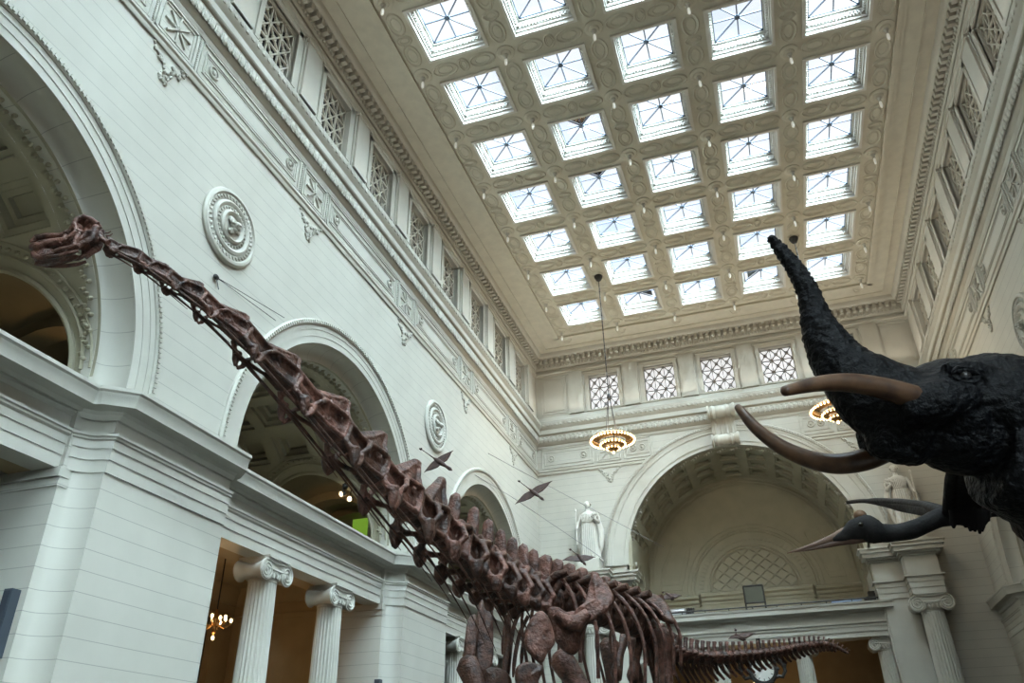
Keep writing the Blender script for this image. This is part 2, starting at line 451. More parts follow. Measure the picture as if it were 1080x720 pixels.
# ------------------------------------------------------------------ ceiling with skylight coffers
CX = [.1 + 3.22 * k for k in range(-2, 3)]
CY = [36.4 - 3.28 * j for j in range(0, 14)]
CH = 1.1                             # half of a coffer opening
b = MB()
holes = [[(x - CH, y - CH), (x + CH, y - CH), (x + CH, y + CH), (x - CH, y + CH)] for x in CX for y in CY]
b.plate([(-HW, YB - .3), (HW, YB - .3), (HW, YE + .3), (-HW, YE + .3)], holes, ZC + .62, ZC + .02, lambda u, v, w: (u, v, w))
# frame of the coffered field, stepping down to the plain border
x0, x1, y0, y1 = -8.45, 8.65, YB, 38.75
def ringbox(b, xa, xb, ya, yb, w, za, zb):
    b.bx((xa, ya, za), (xa + w, yb, zb)); b.bx((xb - w, ya, za), (xb, yb, zb)); b.bx((xa, yb - w, za), (xb, yb, zb)); b.bx((xa, ya, za), (xb, ya + w, zb))
ringbox(b, x0, x1, y0, y1, .14, ZC - .10, ZC + .05); ringbox(b, x0 - .16, x1 + .16, y0 - .16, y1 + .16, .16, ZC - .05, ZC + .05)
ringbox(b, x0 - 1.0, x1 + .8, y0, y1 + 1.1, .05, ZC - .03, ZC + .05)
b.build('ceiling', m_ceil, kind='structure', smooth=0)
# guilloche relief on the ribs
b = MB()
def oval(cx, cy, ax, ay, r=.042):
    b.tube([(cx + ax * math.cos(t), cy + ay * math.sin(t), ZC + .01) for t in [2 * pi * k / 16 for k in range(17)]], r, 4, caps=False)
RX = [.1 + 3.22 * (k + .5) for k in range(-3, 3)]; RY = [36.4 + 1.64 - 3.28 * j for j in range(0, 13)]
for i, x in enumerate(RX):
    for y in RY:
        if y < 8: continue
        for d, a in ((-.95, .46), (-1.64, .17), (.95, .46)): oval(x, y + d - .0, .27, a); oval(x, y + d, .16, a * .62, .02)
for x in CX:
    for y in RY:
        if y < 8: continue
        for d in (-.72, 0, .72): oval(x + d, y, .46 if d else .17, .27); oval(x + d, y, .28 if d else .1, .16, .02)
b.build('trim_17', m_ceil, kind='structure')
b = MB()                                                 # boss round each pendant
for x in RX:
    for y in RY:
        b.lathe([(.33, 0.03), (.33, -.02), (.27, -.05), (.2, -.05), (.17, -.10), (.09, -.13), (.02, -.13)], 14, Matrix.Translation((x, y, ZC)))
b.build('trim_18', m_ceil, kind='structure')

# one skylight, then copies
def sky_proto():
    root = bpy.data.objects.new('window_skylight', None); COL.objects.link(root); root['kind'] = 'structure'; root['_o'] = (0, 0, 0)
    b = MB(); h = CH
    def ring(ho, hi, za, zb):
        b.bx((-ho, -ho, za), (-hi, ho, zb)); b.bx((hi, -ho, za), (ho, ho, zb)); b.bx((-hi, hi, za), (hi, ho, zb)); b.bx((-hi, -ho, za), (hi, -hi, zb))
    ring(h + .05, h - .05, -.06, .10); ring(h, h - .10, .10, .22); ring(h, h - .13, .22, .40); ring(h, h - .17, .40, .5); ring(h, h - .24, .5, .64)
    n = 17; 
    for i in range(n):
        t = -h + .2 + (2 * h - .4) * i / (n - 1)
        for (x, y) in ((t, h - .16), (t, -h + .16), (h - .16, t), (-h + .16, t)): b.box((x, y, .31), (.062, .062, .13))
    b.build('window_frame', m_white, root, smooth=0)
    g = h - .24
    b = MB(); w = .022
    b.bx((-w, -g, .56), (w, g, .60)); b.bx((-g, -w, .56), (g, w, .60))
    for d in (1, -1): b.box((0, 0, .58), (2 * g * 1.41, w * 2, .04), Matrix.Rotation(d * pi / 4, 3, 'Z'))
    for (x, y, dx, dy) in ((0, g, g, w), (0, -g, g, w), (g, 0, w, g), (-g, 0, w, g)): b.box((x, y, .58), (2 * dx + w, 2 * dy + w, .05))
    b.lathe([(.1, .54), (.1, .6)], 10)
    b.build('glazing_bars', m_mun, root, smooth=0)
    b = MB(); b.bx((-g, -g, .61), (g, g, .62)); b.build('window_pane', m_glass, root, smooth=0)
    return root
m_white = nmat('skylight_frame', (.80, .79, .72), .55, .03)
sk = sky_proto(); first = True; SKY = {}
for j, y in enumerate(CY):
    for i, x in enumerate(CX):
        o = sk if first else copy_tree(sk); first = False
        o.location = (x, y, ZC); SKY[(i, j)] = o
n_ = 100
for (i, j), o in SKY.items():
    n_ += 1; o.name = 'window_%d' % n_
# a few quarter panes are blanked off
def blank(i, j, quads):
    b = MB(); g = (CH - .26) * .8
    for q in quads:
        a = q * pi / 4
        p = [V((0, 0)), V((math.cos(a), math.sin(a))), V((math.cos(a + pi / 4), math.sin(a + pi / 4)))]
        for k in (1, 2): p[k] = p[k] * (g / max(abs(p[k].x), abs(p[k].y)))
        b.loft([[V((c.x, c.y, .65)) for c in p], [V((c.x, c.y, .67)) for c in p]])
    o = b.build('blank_pane', m_blank, SKY[(i, j)], smooth=0); o.parent = SKY[(i, j)]

# pendants
def pendant():
    root = thing('ceiling_pendant', (0, 0, 0), '', 'ceiling lamp')
    b = MB(); b.lathe([(.02, -.10), (.09, -.12), (.1, -.16), (.05, -.22), (.04, -.26), (.06, -.29), (.06, -.33), (.02, -.34)], 10); b.build('lamp_holder', m_paint, root)
    b = MB(); b.lathe([(.03, -.33), (.05, -.36), (.058, -.46), (.05, -.58), (.03, -.63), (.004, -.635)], 10); b.build('bulb', m_pend, root)
    return root
ORD = ['first', 'second', 'third', 'fourth', 'fifth', 'sixth', 'seventh', 'eighth', 'ninth', 'tenth']
pd = pendant(); first = True
for j, y in enumerate(RY[:9]):
    for i, x in enumerate(RX):
        u = V((x, y, ZC - .4)) - CAMP; zz = u.dot(FW); px = 540 + CF * u.dot(RT) / zz; py = 360 - CF * u.dot(UP) / zz
        if not (-5 < px < 1085 and -5 < py < 725): continue
        o = pd if first else copy_tree(pd); first = False
        o.location = (x, y, ZC)
        o['label'] = 'ceiling pendant, %s from left wall in %s row from far wall' % (ORD[i], ORD[j])
        o['category'] = 'ceiling lamp'; o['group'] = 'pendant lamps at the coffer crossings'

blank(1, 4, (5, 6)); blank(1, 3, (5, 6)); blank(1, 0, (0, 7)); blank(3, 0, (3, 4))
# ------------------------------------------------------------------ coffers on any surface
def coffer(b, f, u0, u1, v0, v1, steps):
    """nested frames sunk by d: steps = [(inset_u, inset_v, d)]; f(u, v, d) -> point. Outer edge at d = 0"""
    def ring(iu, iv, d, n=4):
        a0, a1, c0, c1 = u0 + iu, u1 - iu, v0 + iv, v1 - iv
        pts = [(a0 + (a1 - a0) * k / n, c0) for k in range(n)] + [(a1, c0 + (c1 - c0) * k / n) for k in range(n)] + [(a1 - (a1 - a0) * k / n, c1) for k in range(n)] + [(a0, c1 - (c1 - c0) * k / n) for k in range(n)]
        return [V(f(p, q, d)) for p, q in pts]
    rings = [ring(0, 0, 0)]
    for iu, iv, d in steps: rings.append(ring(iu, iv, d))
    o = len(b.v); b.loft(rings, caps=False)
    n = len(rings[0]); k = o + (len(rings) - 1) * n
    m = n // 4                                         # close the floor with strips that follow the curve
    for i in range(m):
        b.f.append((k + i, k + i + 1, k + 3 * m - i - 1, k + 3 * m - i) if i < m else ())
def shell(b, f, us, vs, keep=None):
    o = len(b.v); n = len(vs)
    b.v += [V(f(u, v, 0)) for u in us for v in vs]
    for i in range(len(us) - 1):
        for j in range(n - 1):
            if keep and not keep((us[i] + us[i + 1]) / 2, (vs[j] + vs[j + 1]) / 2): continue
            b.f.append((o + i * n + j, o + i * n + j + 1, o + (i + 1) * n + j + 1, o + (i + 1) * n + j))
def lin(a, b, n): return [a + (b - a) * i / n for i in range(n + 1)]

# ------------------------------------------------------------------ galleries behind the arches
def gallery(s, nm):
    XB = 16.7; X = lambda a: s * a
    RV = 4.36; XV0 = HW + XIN + .22
    CXc, CZc, RC = 13.98, 9.05, 2.42                     # the cross corridor running along the hall
    b = MB(); g = MB(); o_ = MB()
    for yc in ARCH_Y[1:]:
        f = lambda a, x, d: (X(x), yc + (RV + d) * math.cos(a), AZ + (RV + d) * math.sin(a))
        # front band with foliage relief, then coffers
        A0, A1 = .72, pi - .72
        shell(b, f, lin(A0, A1, 30), [XV0 - .3, XV0 + .35])
        for i in range(5):
            for j in range(3):
                a0 = A0 + (A1 - A0) * i / 5; a1 = A0 + (A1 - A0) * (i + 1) / 5; x0 = XV0 + .35 + 1.7 * j; x1 = x0 + 1.7
                coffer(b, f, a0, a1, x0, x1, [(.05, .2, 0), (.055, .22, .1), (.085, .34, .1), (.09, .36, .3), (.12, .48, .3), (.125, .5, .42)])
        keep = lambda a, x: (x - CXc) ** 2 + (AZ + RV * math.sin(a) - CZc) ** 2 > RC ** 2
        for (a0, a1) in ((0, A0), (A1, pi)): shell(b, f, lin(a0, a1, 40), lin(XV0 - .3, XB, 90), keep)
        r2 = random.Random(3)
        for i in range(110):                             # foliage on the front band
            a = .1 + (pi - .2) * i / 110
            o_.ell(f(a, XV0 + .02 + .1 * math.sin(i * 2.1), -.02), (.07, .09, .05), Matrix.Rotation(a, 3, 'X'), 6, 4)
        for d in (-1, 1):                                # moulded lunette edge
            for (rr, w) in ((RC + .02, .07), (RC + .28, .05), (RC + .5, .03)):
                pts = []
                for k in range(37):
                    t = pi * k / 36; z = CZc + rr * math.sin(t); x = CXc + rr * math.cos(t)
                    q = (z - AZ) / RV
                    yy = math.sqrt(max(0, 1 - q * q)) * RV if z > AZ else RV
                    pts.append((X(x), yc + d * (yy - .02), z))
                g.tube(pts, w, 6)
            for k in range(40):
                t = pi * (k + .5) / 40; rr = RC + .39; z = CZc + rr * math.sin(t); x = CXc + rr * math.cos(t)
                if not XV0 < x < XB: continue
                q = (z - AZ) / RV; yy = math.sqrt(max(0, 1 - q * q)) * RV if z > AZ else RV
                o_.ell((X(x), yc + d * (yy - .03), z), (.08, .05, .05), None, 6, 4)
        # back wall of the bay with a blind arch
        b.plate([(yc - RV - .4, 8.4), (yc + RV + .4, 8.4), (yc + RV + .4, 13.2), (yc - RV - .4, 13.2)], [], XB, XB + .2, lambda u, v, w: (X(w), u, v))
        for (rr, w) in ((2.6, .07), (3.0, .06), (3.2, .04)):
            g.tube([(X(XB - .02), yc + rr * math.cos(t), 9.0 + rr * math.sin(t)) for t in lin(0, pi, 30)], w, 6)
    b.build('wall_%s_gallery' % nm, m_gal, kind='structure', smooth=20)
    g.build('trim', m_gal, kind='structure'); o_.build('trim', m_gal, kind='structure')
    # corridor vaults between the bays
    b = MB()
    ys = [ARCH_Y[0] + 2] + [y for yc in ARCH_Y[1:] for y in (yc - 2.4, yc + 2.4)] + [YE + 1]
    for i in range(0, len(ys), 2):
        y0, y1 = ys[i], ys[i + 1]
        if i == 0: y0 = y1 - 3.5
        mid = (y0 + y1) / 2
        def cf(t, y, d): return (X(CXc + (RC + d) * math.cos(t)), y, CZc + (RC + d) * math.sin(t))
        n = 24
        keepc = lambda t, y: not any(abs(CZc + RC * math.sin(t) - AZ) < RV and abs(y - yc) < math.sqrt(max(0, RV ** 2 - max(0, CZc + RC * math.sin(t) - AZ) ** 2)) for yc in ARCH_Y[1:])
        shell(b, cf, lin(0, pi, n), lin(y0, y1, 60), keepc)
        for q in (mid - .9, mid + .9):
            rings = [[V(cf(t, q - .3, 0)), V(cf(t, q - .3, -.3)), V(cf(t, q + .3, -.3)), V(cf(t, q + .3, 0))] for t in lin(0, pi, n)]
            b.loft(rings)
        if i == 0 or i == len(ys) - 2:
            yy = y0 if i == 0 else y1
            b.plate([(CXc - RC, 8.4), (CXc + RC, 8.4)] + [(CXc + RC * math.cos(t), CZc + RC * math.sin(t)) for t in lin(0, pi, 16)], [], yy - .1, yy + .1, lambda u, v, w: (X(u), w, v))
        for q in (-1, 1):
            b.bx((X(CXc + q * RC - .1), y0, 8.4), (X(CXc + q * RC + .1), y1, 8.8))
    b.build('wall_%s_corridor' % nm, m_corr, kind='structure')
    # gallery floor slab = ceiling of the rooms below
    b = MB(); b.bx((X(HW + .9), YB, 7.85), (X(XB + 2.6), YE + .5, 8.4)); b.build('floor_gallery', m_tan, kind='structure', smooth=0)
    # ---- rooms at floor level
    b = MB()
    b.plate([(YB, 0), (YE, 0), (YE, 8.0), (YB, 8.0)],
            [[(yc + d * 2.15 - 1.25, .01), (yc + d * 2.15 + 1.25, .01), (yc + d * 2.15 + 1.25, 6.85), (yc + d * 2.15 - 1.25, 6.85)] for yc in ARCH_Y[1:] for d in (-1, 1)], XB, XB + .25, lambda u, v, w: (X(w), u, v))
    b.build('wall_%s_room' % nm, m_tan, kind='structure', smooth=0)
    b = MB()
    for yc in ARCH_Y[1:]: b.bx((X(XB + 2.2), yc - 6.6, 0), (X(XB + 2.3), yc + 6.6, 8)); [b.bx((X(XB + 2.1), yc - 6.5, zz), (X(XB + 2.2), yc + 6.5, zz + .12)) for zz in (3.6, 4.5, 5.2, 6.2)]; [b.bx((X(XB + 2.12), yc - 4 + q * .9, 0), (X(XB + 2.2), yc - 3.9 + q * .9, 7.5)) for q in range(10)]
    b.build('wall_%s_beyond' % nm, m_wood, kind='structure', smooth=0)
    b = MB(); t_ = MB()
    for yc in ARCH_Y:
        ym = yc + 13.25 / 2
        if ym > YE: continue
        for d in (-1, 1):                                # cross walls with an arch, ends of each room
            yw = ym + d * 2.1
            cx, r, zs = 12.75, .75, 4.2
            hole = [(cx - r, .02), (cx + r, .02)] + [(cx + r * math.cos(t), zs + r * math.sin(t)) for t in lin(0, pi, 20)]
            b.plate([(HW + 2.2, 0), (XB, 0), (XB, 7.9), (HW + 2.2, 7.9)], [hole], yw - .15, yw + .15, lambda u, v, w: (X(u), w, v))
            yy = yw - d * .16
            for (rr, w) in ((r + .05, .05), (r + .28, .05)):
                t_.tube([(X(cx + rr * math.cos(t)), yy, zs + rr * math.sin(t)) for t in lin(0, pi, 30)], w, 6)
            for (rr, w) in ((1.55, .07), (1.72, .05), (1.86, .03)): t_.tube([(X(13.85 + rr * math.cos(t)), yy, 4.95 + rr * math.sin(t)) for t in lin(0, pi, 30)], w, 6)
            for q in (-1, 1):
                t_.lathe([(.36, .0), (.36, .05), (.28, .08), (.24, .04), (.14, .04), (.08, .1), (.01, .1)], 18, Matrix.Translation((X(13.95 + q * 1.9), yy, 6.3)) @ Matrix.Rotation(d * pi / 2, 4, 'X'))
    b.build('wall_%s_cross' % nm, m_tan, kind='structure', smooth=0)
    # crown moulding in the rooms
    for yc in ARCH_Y[1:]:
        y0, y1 = yc - 4.4, yc + 4.4
        prof = [(0, 7.3), (.08, 7.3), (.1, 7.4), (.2, 7.55), (.34, 7.7), (.36, 7.84), (0, 7.86)]
        t_.sweep(prof, [lambda o, z: (X(XB - o), y0, z), lambda o, z: (X(XB - o), y1, z)])
        t_.sweep(prof, [lambda o, z: (X(HW + 1.9), y1 - o, z), lambda o, z: (X(XB), y1 - o, z)])
        t_.sweep([(0, 6.75), (.06, 6.75), (.06, 6.9), (.1, 6.95), (0, 6.97)], [lambda o, z: (X(XB - o), y0, z), lambda o, z: (X(XB - o), y1, z)])
        t_.sweep([(0, 6.75), (.06, 6.75), (.06, 6.9), (.1, 6.95), (0, 6.97)], [lambda o, z: (X(HW + 1.9), y1 - o, z), lambda o, z: (X(XB), y1 - o, z)])
        # beam soffit over the columns
        t_.bx((X(HW + .68), yc - RI + .14, 6.96), (X(HW + 1.75), yc + RI - .14, 7.9))
    t_.build('trim', m_tan, kind='structure')
    # pilaster inside each pier reveal (thin edge strip)
    b = MB()
    for yc in ARCH_Y:
        for d in (-1, 1):
            y = yc + d * (RI - .02)
            b.bx((X(HW + XIN - .02), y - .13, 6.6), (X(HW + 2.2), y + .13, 6.7)); b.bx((X(HW + XIN - .02), y - .16, 6.78), (X(HW + 2.2), y + .16, 6.96))
    b.build('trim', m_wall, kind='structure')
gallery(-1, 'left'); gallery(1, 'right')

# ------------------------------------------------------------------ end wall with the great arch
EX, ER, EZ = 0.0, 5.75, 11.65; ERO = 6.95
fe = lambda u, v, w: (u, YE - w, v)
b = MB()
out = [(-HW - .3, 0), (-HW - .3, 20.5), (HW + .3, 20.5), (HW + .3, 0), (EX + ER + .1, 0)] + [(EX + ER * math.cos(t), EZ + ER * math.sin(t)) for t in lin(0, pi, 48)] + [(EX - ER - .1, 0)]
b.plate(out, [], 0, -.5, fe); b.build('wall_back', m_wall, kind='structure')
b = MB()                                                 # archivolt: broad flat band, beads outside, scrolls inside
for (r0, r1, o0) in ((ER, 5.95, .06), (5.95, 6.55, .10), (6.55, 6.7, .14), (6.7, 6.8, .16)):
    b.sweep([(r0, -.05), (r0, o0), (r1, o0), (r1, -.05)], [(lambda a: (lambda r, o: (EX + r * math.cos(a), YE - o, EZ + r * math.sin(a))))(t) for t in lin(0, pi, 72)])
b.sweep([(6.8, -.05), (6.8, .18), (6.95, .2), (7.0, .1), (7.0, -.05)], [(lambda a: (lambda r, o: (EX + r * math.cos(a), YE - o, EZ + r * math.sin(a))))(t) for t in lin(0, pi, 72)])
b.build('trim', m_paint, kind='structure')
b = MB()
for i in range(150):
    a = pi * (i + .5) / 150
    b.box((EX + 6.87 * math.cos(a), YE - .21, EZ + 6.87 * math.sin(a)), (.09, .05, .08), Matrix.Rotation(-a, 3, 'Y'))
r2 = random.Random(5)
for i in range(120):                                     # running foliage just inside the arch
    a = pi * (i + .5) / 120; r = ER - .02 + .05 * math.sin(i * 1.3)
    b.ell((EX + r * math.cos(a), YE + .36 + .12 * math.cos(i * 1.3), EZ + r * math.sin(a)), (.10, .13, .08), Matrix.Rotation(-a, 3, 'Y'), 6, 4)
b.build('trim', m_orn, kind='structure')
# vault with coffers
b = MB()
fv = lambda a, y, d: (EX + (ER - .05 + d) * math.cos(a), y, EZ + (ER - .05 + d) * math.sin(a))
YV1 = 46.2
shell(b, fv, lin(0, pi, 48), [YE + .05, YE + .75]); 
A0, A1 = .16, pi - .16
for i in range(11):
    for j in range(3):
        a0 = A0 + (A1 - A0) * i / 11; a1 = A0 + (A1 - A0) * (i + 1) / 11; y0 = YE + .75 + 1.35 * j
        coffer(b, fv, a0, a1, y0, y0 + 1.35, [(.042, .16, 0), (.044, .17, .09), (.064, .26, .09), (.066, .27, .22)])
shell(b, fv, lin(0, pi, 48), [YE + .75 + 4.05, YV1])
for (a0, a1) in ((0, A0), (A1, pi)): shell(b, fv, lin(a0, a1, 3), [YE + .75, YE + 4.8])
b.build('ceiling_vault', m_gal, kind='structure', smooth=20)
# side reveals of the arch below the springing, each with a niche arch
b = MB()
for d in (-1, 1):
    yn, rn, zn = 44.0, .95, 11.3
    hole = [(yn - rn, 9.2), (yn + rn, 9.2)] + [(yn + rn * math.cos(t), zn + rn * math.sin(t)) for t in lin(0, pi, 18)]
    xx = lambda a: EX + d * (ER - .04 + a)
    b.plate([(YE, 8.6), (YV1, 8.6), (YV1, EZ + 1.6), (YE, EZ + 1.6)], [hole], 0, .3, lambda u, v, w: (xx(w + (0 if v < EZ else ER * (math.sqrt(max(0, 1 - ((v - EZ) / ER) ** 2)) - 1))), u, v))
    b.bx((xx(.3), yn - 1.3, 8.6), (xx(1.8), yn + 1.3, 8.7)); b.bx((xx(1.6), yn - 1.4, 8.6), (xx(1.8), yn + 1.4, 13)); 
    for q in (-1, 1): b.bx((xx(.3), yn + q * 1.2 - .1, 8.6), (xx(1.8), yn + q * 1.2 + .1, 13))
    b.bx((xx(.5), yn - 1.4, 12.9), (xx(1.8), yn + 1.4, 13))
    b.tube([(xx(-.03), yn + (rn + .08) * math.cos(t), zn + (rn + .08) * math.sin(t)) for t in lin(0, pi, 20)], .06, 6)
b.build('wall_reveal', m_gal, kind='structure', smooth=20)
# tympanum
b = MB(); yt = YV1
TX, TZ = .2, 10.95
b.plate([(EX - ER - .2, 8.6), (EX + ER + .2, 8.6)] + [(EX + (ER + .2) * math.cos(t), EZ + (ER + .2) * math.sin(t)) for t in lin(0, pi, 40)], [], 0, .2, lambda u, v, w: (u, yt + w, v))
def arc(r, w, o, cx=TX, cz=TZ, a0=0, a1=pi): b.tube([(cx + r * math.cos(t), yt - o, cz + r * math.sin(t)) for t in lin(a0, a1, 48)], w, 6)
for r, w in ((2.36, .09), (2.52, .03), (3.25, .05), (3.4, .04), (3.62, .035)): arc(r, w, .01)
arc(ER - .25, .05, .01, EX, EZ); arc(ER - .42, .03, .01, EX, EZ); arc(ER - .05, .07, .02, EX, EZ)
for i in range(40):
    t = pi * (i + .5) / 40
    b.box((TX + 2.9 * math.cos(t), yt - .03, TZ + 2.9 * math.sin(t)), (.26, .05, .12), Matrix.Rotation(-t, 3, 'Y'))
# lattice of the lunette
R = 2.3
for d in (1, -1):
    k = -4.5
    while k < 4.5:
        # line z = d * x * .8 + k
        pts = [(x, d * x * .8 + k) for x in lin(-R, R, 60)]
        pts = [p for p in pts if p[1] > .02 and p[0] ** 2 + p[1] ** 2 < R * R]
        if len(pts) > 1:
            p, q = pts[0], pts[-1]; L = math.hypot(q[0] - p[0], q[1] - p[1]); a = math.atan2(q[1] - p[1], q[0] - p[0])
            b.box((TX + (p[0] + q[0]) / 2, yt - .04, TZ + (p[1] + q[1]) / 2), (L, .09, .10), Matrix.Rotation(-a, 3, 'Y'))
        k += .62
for sgn in (-1, 1):                                      # corner panels
    p = [(TX + sgn * 3.95, TZ + .35), (EX + sgn * 5.0, TZ + .35), (EX + sgn * 4.75, TZ + 1.6), (EX + sgn * 4.0, TZ + 3.0), (TX + sgn * 3.1, TZ + 2.9)]
    b.tube([(x, yt - .01, z) for x, z in p + p[:1]], .03, 5)
    p2 = [((x - (EX + sgn * 4.25)) * .72 + EX + sgn * 4.25, (z - TZ - 1.4) * .72 + TZ + 1.4) for x, z in p]
    b.tube([(x, yt - .01, z) for x, z in p2 + p2[:1]], .02, 5)
prof = [(-.1, 10.45), (.06, 10.45), (.1, 10.52), (.1, 10.62), (.2, 10.72), (.22, 10.84), (.1, 10.9), (-.1, 10.92)]
pth = [(-5.8, .0), (-2.9, .0), (-2.75, .45), (3.15, .45), (3.3, .0), (5.8, .0)]
def follow_x(b, prof, pth, y0):
    frs = []
    for k, (x, o) in enumerate(pth): frs.append((lambda x, o: (lambda e, z: (x, y0 - o - e, z)))(x, o))
    b.sweep(prof, frs)
follow_x(b, prof, pth, yt)
b.bx((-2.75, yt - .45, 8.6), (3.15, yt, 10.46))
follow_x(b, [(-.1, 10.28), (.04, 10.28), (.04, 10.34), (-.1, 10.36)], pth, yt)
b.build('wall_tympanum', m_gal, kind='structure', smooth=30)
# balcony entablature across the opening
b = MB(); yb = YE + .15
prof = [(-1.0, 7.45), (.0, 7.45), (.0, 7.68), (.04, 7.68), (.04, 7.9), (.08, 7.9), (.08, 8.0), (.14, 8.04), (.14, 8.1), (.04, 8.12), (.04, 8.5), (.12, 8.56), (.3, 8.6), (.42, 8.62), (.42, 8.82), (.46, 8.84), (.48, 8.93), (-1.0, 8.96)]
b.sweep(prof, [lambda o, z: (-6.0, yb - o, z), lambda o, z: (6.2, yb - o, z)])
b.build('trim', m_paint, kind='structure')
b = MB(); b.bx((-6, YE + .2, 8.3), (6.2, YV1, 8.75)); b.build('floor_balcony', m_tan, kind='structure', smooth=0)
b = MB(); b.bx((-9, YV1 + .6, 0), (9, YV1 + .9, 8.5)); b.bx((-9, YE + .5, 0), (-8.8, YV1 + .9, 8.5)); b.bx((8.8, YE + .5, 0), (9, YV1 + .9, 8.5)); b.bx((-9, YE + .5, 8.25), (9, YV1 + .9, 8.35))
b.build('wall_back_room', m_tan, kind='structure', smooth=0)
# piers, impost blocks and entablature breaks beside the arch
b = MB()
for d in (-1, 1):
    def bxs(xa, xb, o0, o1, za, zb): b.bx((d * xa, YE - o0, za), (d * xb, YE - o1, zb))
    bxs(5.85, 7.2, .12, -.5, 0, 9.05)
    for (za, zb, e) in ((8.95, 9.2, .02), (9.2, 9.45, .05), (9.45, 9.68, .08), (9.68, 9.76, .16), (9.76, 10.62, .03), (10.62, 10.7, .1), (10.7, 10.8, .2), (10.8, 11.0, .36), (11.0, 11.16, .44), (11.16, 11.24, .5)):
        bxs(5.72 - e, 7.2, .14 + e, -3.0 if e < .1 else -.5, za, zb)     # pier part
        bxs(7.02 - e, 8.36 + e, .98 + e, -.1, za, zb)                    # block over the column
    bxs(7.12, 8.26, 1.0, .0, 11.24, 11.9)                               # statue plinth
    bxs(8.36, HW, .06, -.1, 0, 8.9) if False else None
b.build('trim', m_paint, kind='structure', smooth=0)
# frieze and cornice of the end wall
b = MB()
def runx(prof, x0, x1, o0=0): b.sweep(prof, [lambda o, z: (x0, YE - o - o0, z), lambda o, z: (x1, YE - o - o0, z)])
for (x0, x1) in ((-HW, -4.35), (4.35, HW)):
    runx([(-.1, 17.05), (.05, 17.05), (.07, 17.1), (.07, 17.14), (.05, 17.16), (.05, 17.2), (.1, 17.24), (.1, 17.32), (-.1, 17.34)], x0, x1)
for pr in ([(-.1, 18.62), (.03, 18.62), (.06, 18.7), (.06, 18.78), (-.1, 18.8)],
           [(-.1, 18.8), (.04, 18.82), (.12, 18.9), (.2, 19.05), (.24, 19.3), (.2, 19.34), (.2, 19.4), (-.1, 19.4)],
           [(-.1, 19.38), (.30, 19.40), (.33, 19.44), (.33, 19.66), (.30, 19.68), (.34, 19.74), (.42, 19.84), (.46, 20.0), (.46, 20.06), (.34, 20.12), (.34, 20.2), (.26, 20.28), (.2, 20.42), (.16, 20.5), (-.1, 20.55)]):
    runx(pr, -HW, HW)
def framex(xa, xb, za, zb, w=.05, o=.03):
    for (p, q) in (((xa, za), (xb, za + w)), ((xa, zb - w), (xb, zb)), ((xa, za), (xa + w, zb)), ((xb - w, za), (xb, zb))):
        b.bx((p[0], YE + .02, p[1]), (q[0], YE - o, q[1]))
za, zb = 17.42, 18.58
for d in (-1, 1):
    sx = 6.35 * d
    framex(sx - .68, sx + .68, za, zb, .06, .05); framex(sx - .55, sx + .55, za + .13, zb - .13, .03, .03)
    for k in range(8):
        a = k * pi / 4; rot = Matrix.Rotation(a, 3, 'Y'); c = rot @ V((0, 0, .27)); b.box((sx + c.x, YE - .03, 18 + c.z), (.05, .06, .38), rot)
    for (xa, xb) in ((HW - .3, abs(sx) + .86), (abs(sx) - .86, 3.9)):
        xa, xb = sorted((d * xa, d * xb)); framex(xa, xb, za, zb, .05, .04); framex(xa + .16, xb - .16, za + .2, zb - .2, .04, .03)
        for xx in (xa + .55, xb - .55):
            b.tube([(xx + .17 * math.cos(t), YE - .03, 18 + .17 * math.sin(t)) for t in lin(0, 2 * pi, 14)], .03, 6); b.ell((xx, YE - .03, 18), (.08, .06, .08), None, 8, 5)
b.build('trim', m_paint, kind='structure')
b = MB(); x = -HW + .3
while x < HW - .3:
    b.ell((x, YE - .215, 19.11), (.12, .05, .2), None, 8, 5); b.ell((x + .13, YE - .23, 19.08), (.035, .03, .17), None, 6, 4); b.ell((x, YE - .43, 19.93), (.1, .045, .09), None, 6, 4); x += .26
for d in (-1, 1):
    r2 = random.Random(11)
    for j in range(46):
        t = j / 45; side = -1 if j % 2 else 1
        b.ell((6.35 * d + side * (.62 * (1 - t ** .6)) + r2.uniform(-.08, .08), YE - .02, 17.0 - .75 * t + r2.uniform(-.06, .06)), (r2.uniform(.03, .08), .05, r2.uniform(.03, .07)), Matrix.Rotation(r2.uniform(0, 3), 3, 'Y'), 6, 4)
b.build('trim', m_orn, kind='structure')
# attic of the end wall
WX = [-6.29 + 3.25 * k for k in range(5)]; ww, z0, z1 = .86, 20.66, 22.82; AX = .0
b = MB()
b.plate([(-HW - .3, 20.4), (HW + .3, 20.4), (HW + .3, ATT1 + .4), (-HW - .3, ATT1 + .4)], [[(x - ww, z0), (x + ww, z0), (x + ww, z1), (x - ww, z1)] for x in WX], .1, -.4, fe)
b.build('wall_back_attic', m_paint, kind='structure', smooth=0)
b = MB()
for k, x in enumerate(WX):
    for (p, q, o) in (((x - ww - .22, z0 - .1), (x - ww, z1 + .22), .16), ((x + ww, z0 - .1), (x + ww + .22, z1 + .22), .16), ((x - ww, z1), (x + ww, z1 + .22), .16), ((x - ww - .3, z1 + .22), (x + ww + .3, z1 + .28), .2), ((x - ww, z0 - .1), (x + ww, z0), .16)):
        b.bx((p[0], YE, p[1]), (q[0], YE - o, q[1]))
for x in [WX[0] - 1.63 + 3.25 * k for k in range(6)]:
    b.bx((x - .42, YE, 20.55), (x + .42, YE - .24, 23.15)); b.bx((x - .5, YE, 20.55), (x + .5, YE - .15, 23.2))
for x in (-9.3, 9.5):
    for (w, h, o) in ((.78, 1.2, .13), (.6, 1.02, .12)):
        framex(x - w, x + w, 21.9 - h, 21.9 + h, .05, o)
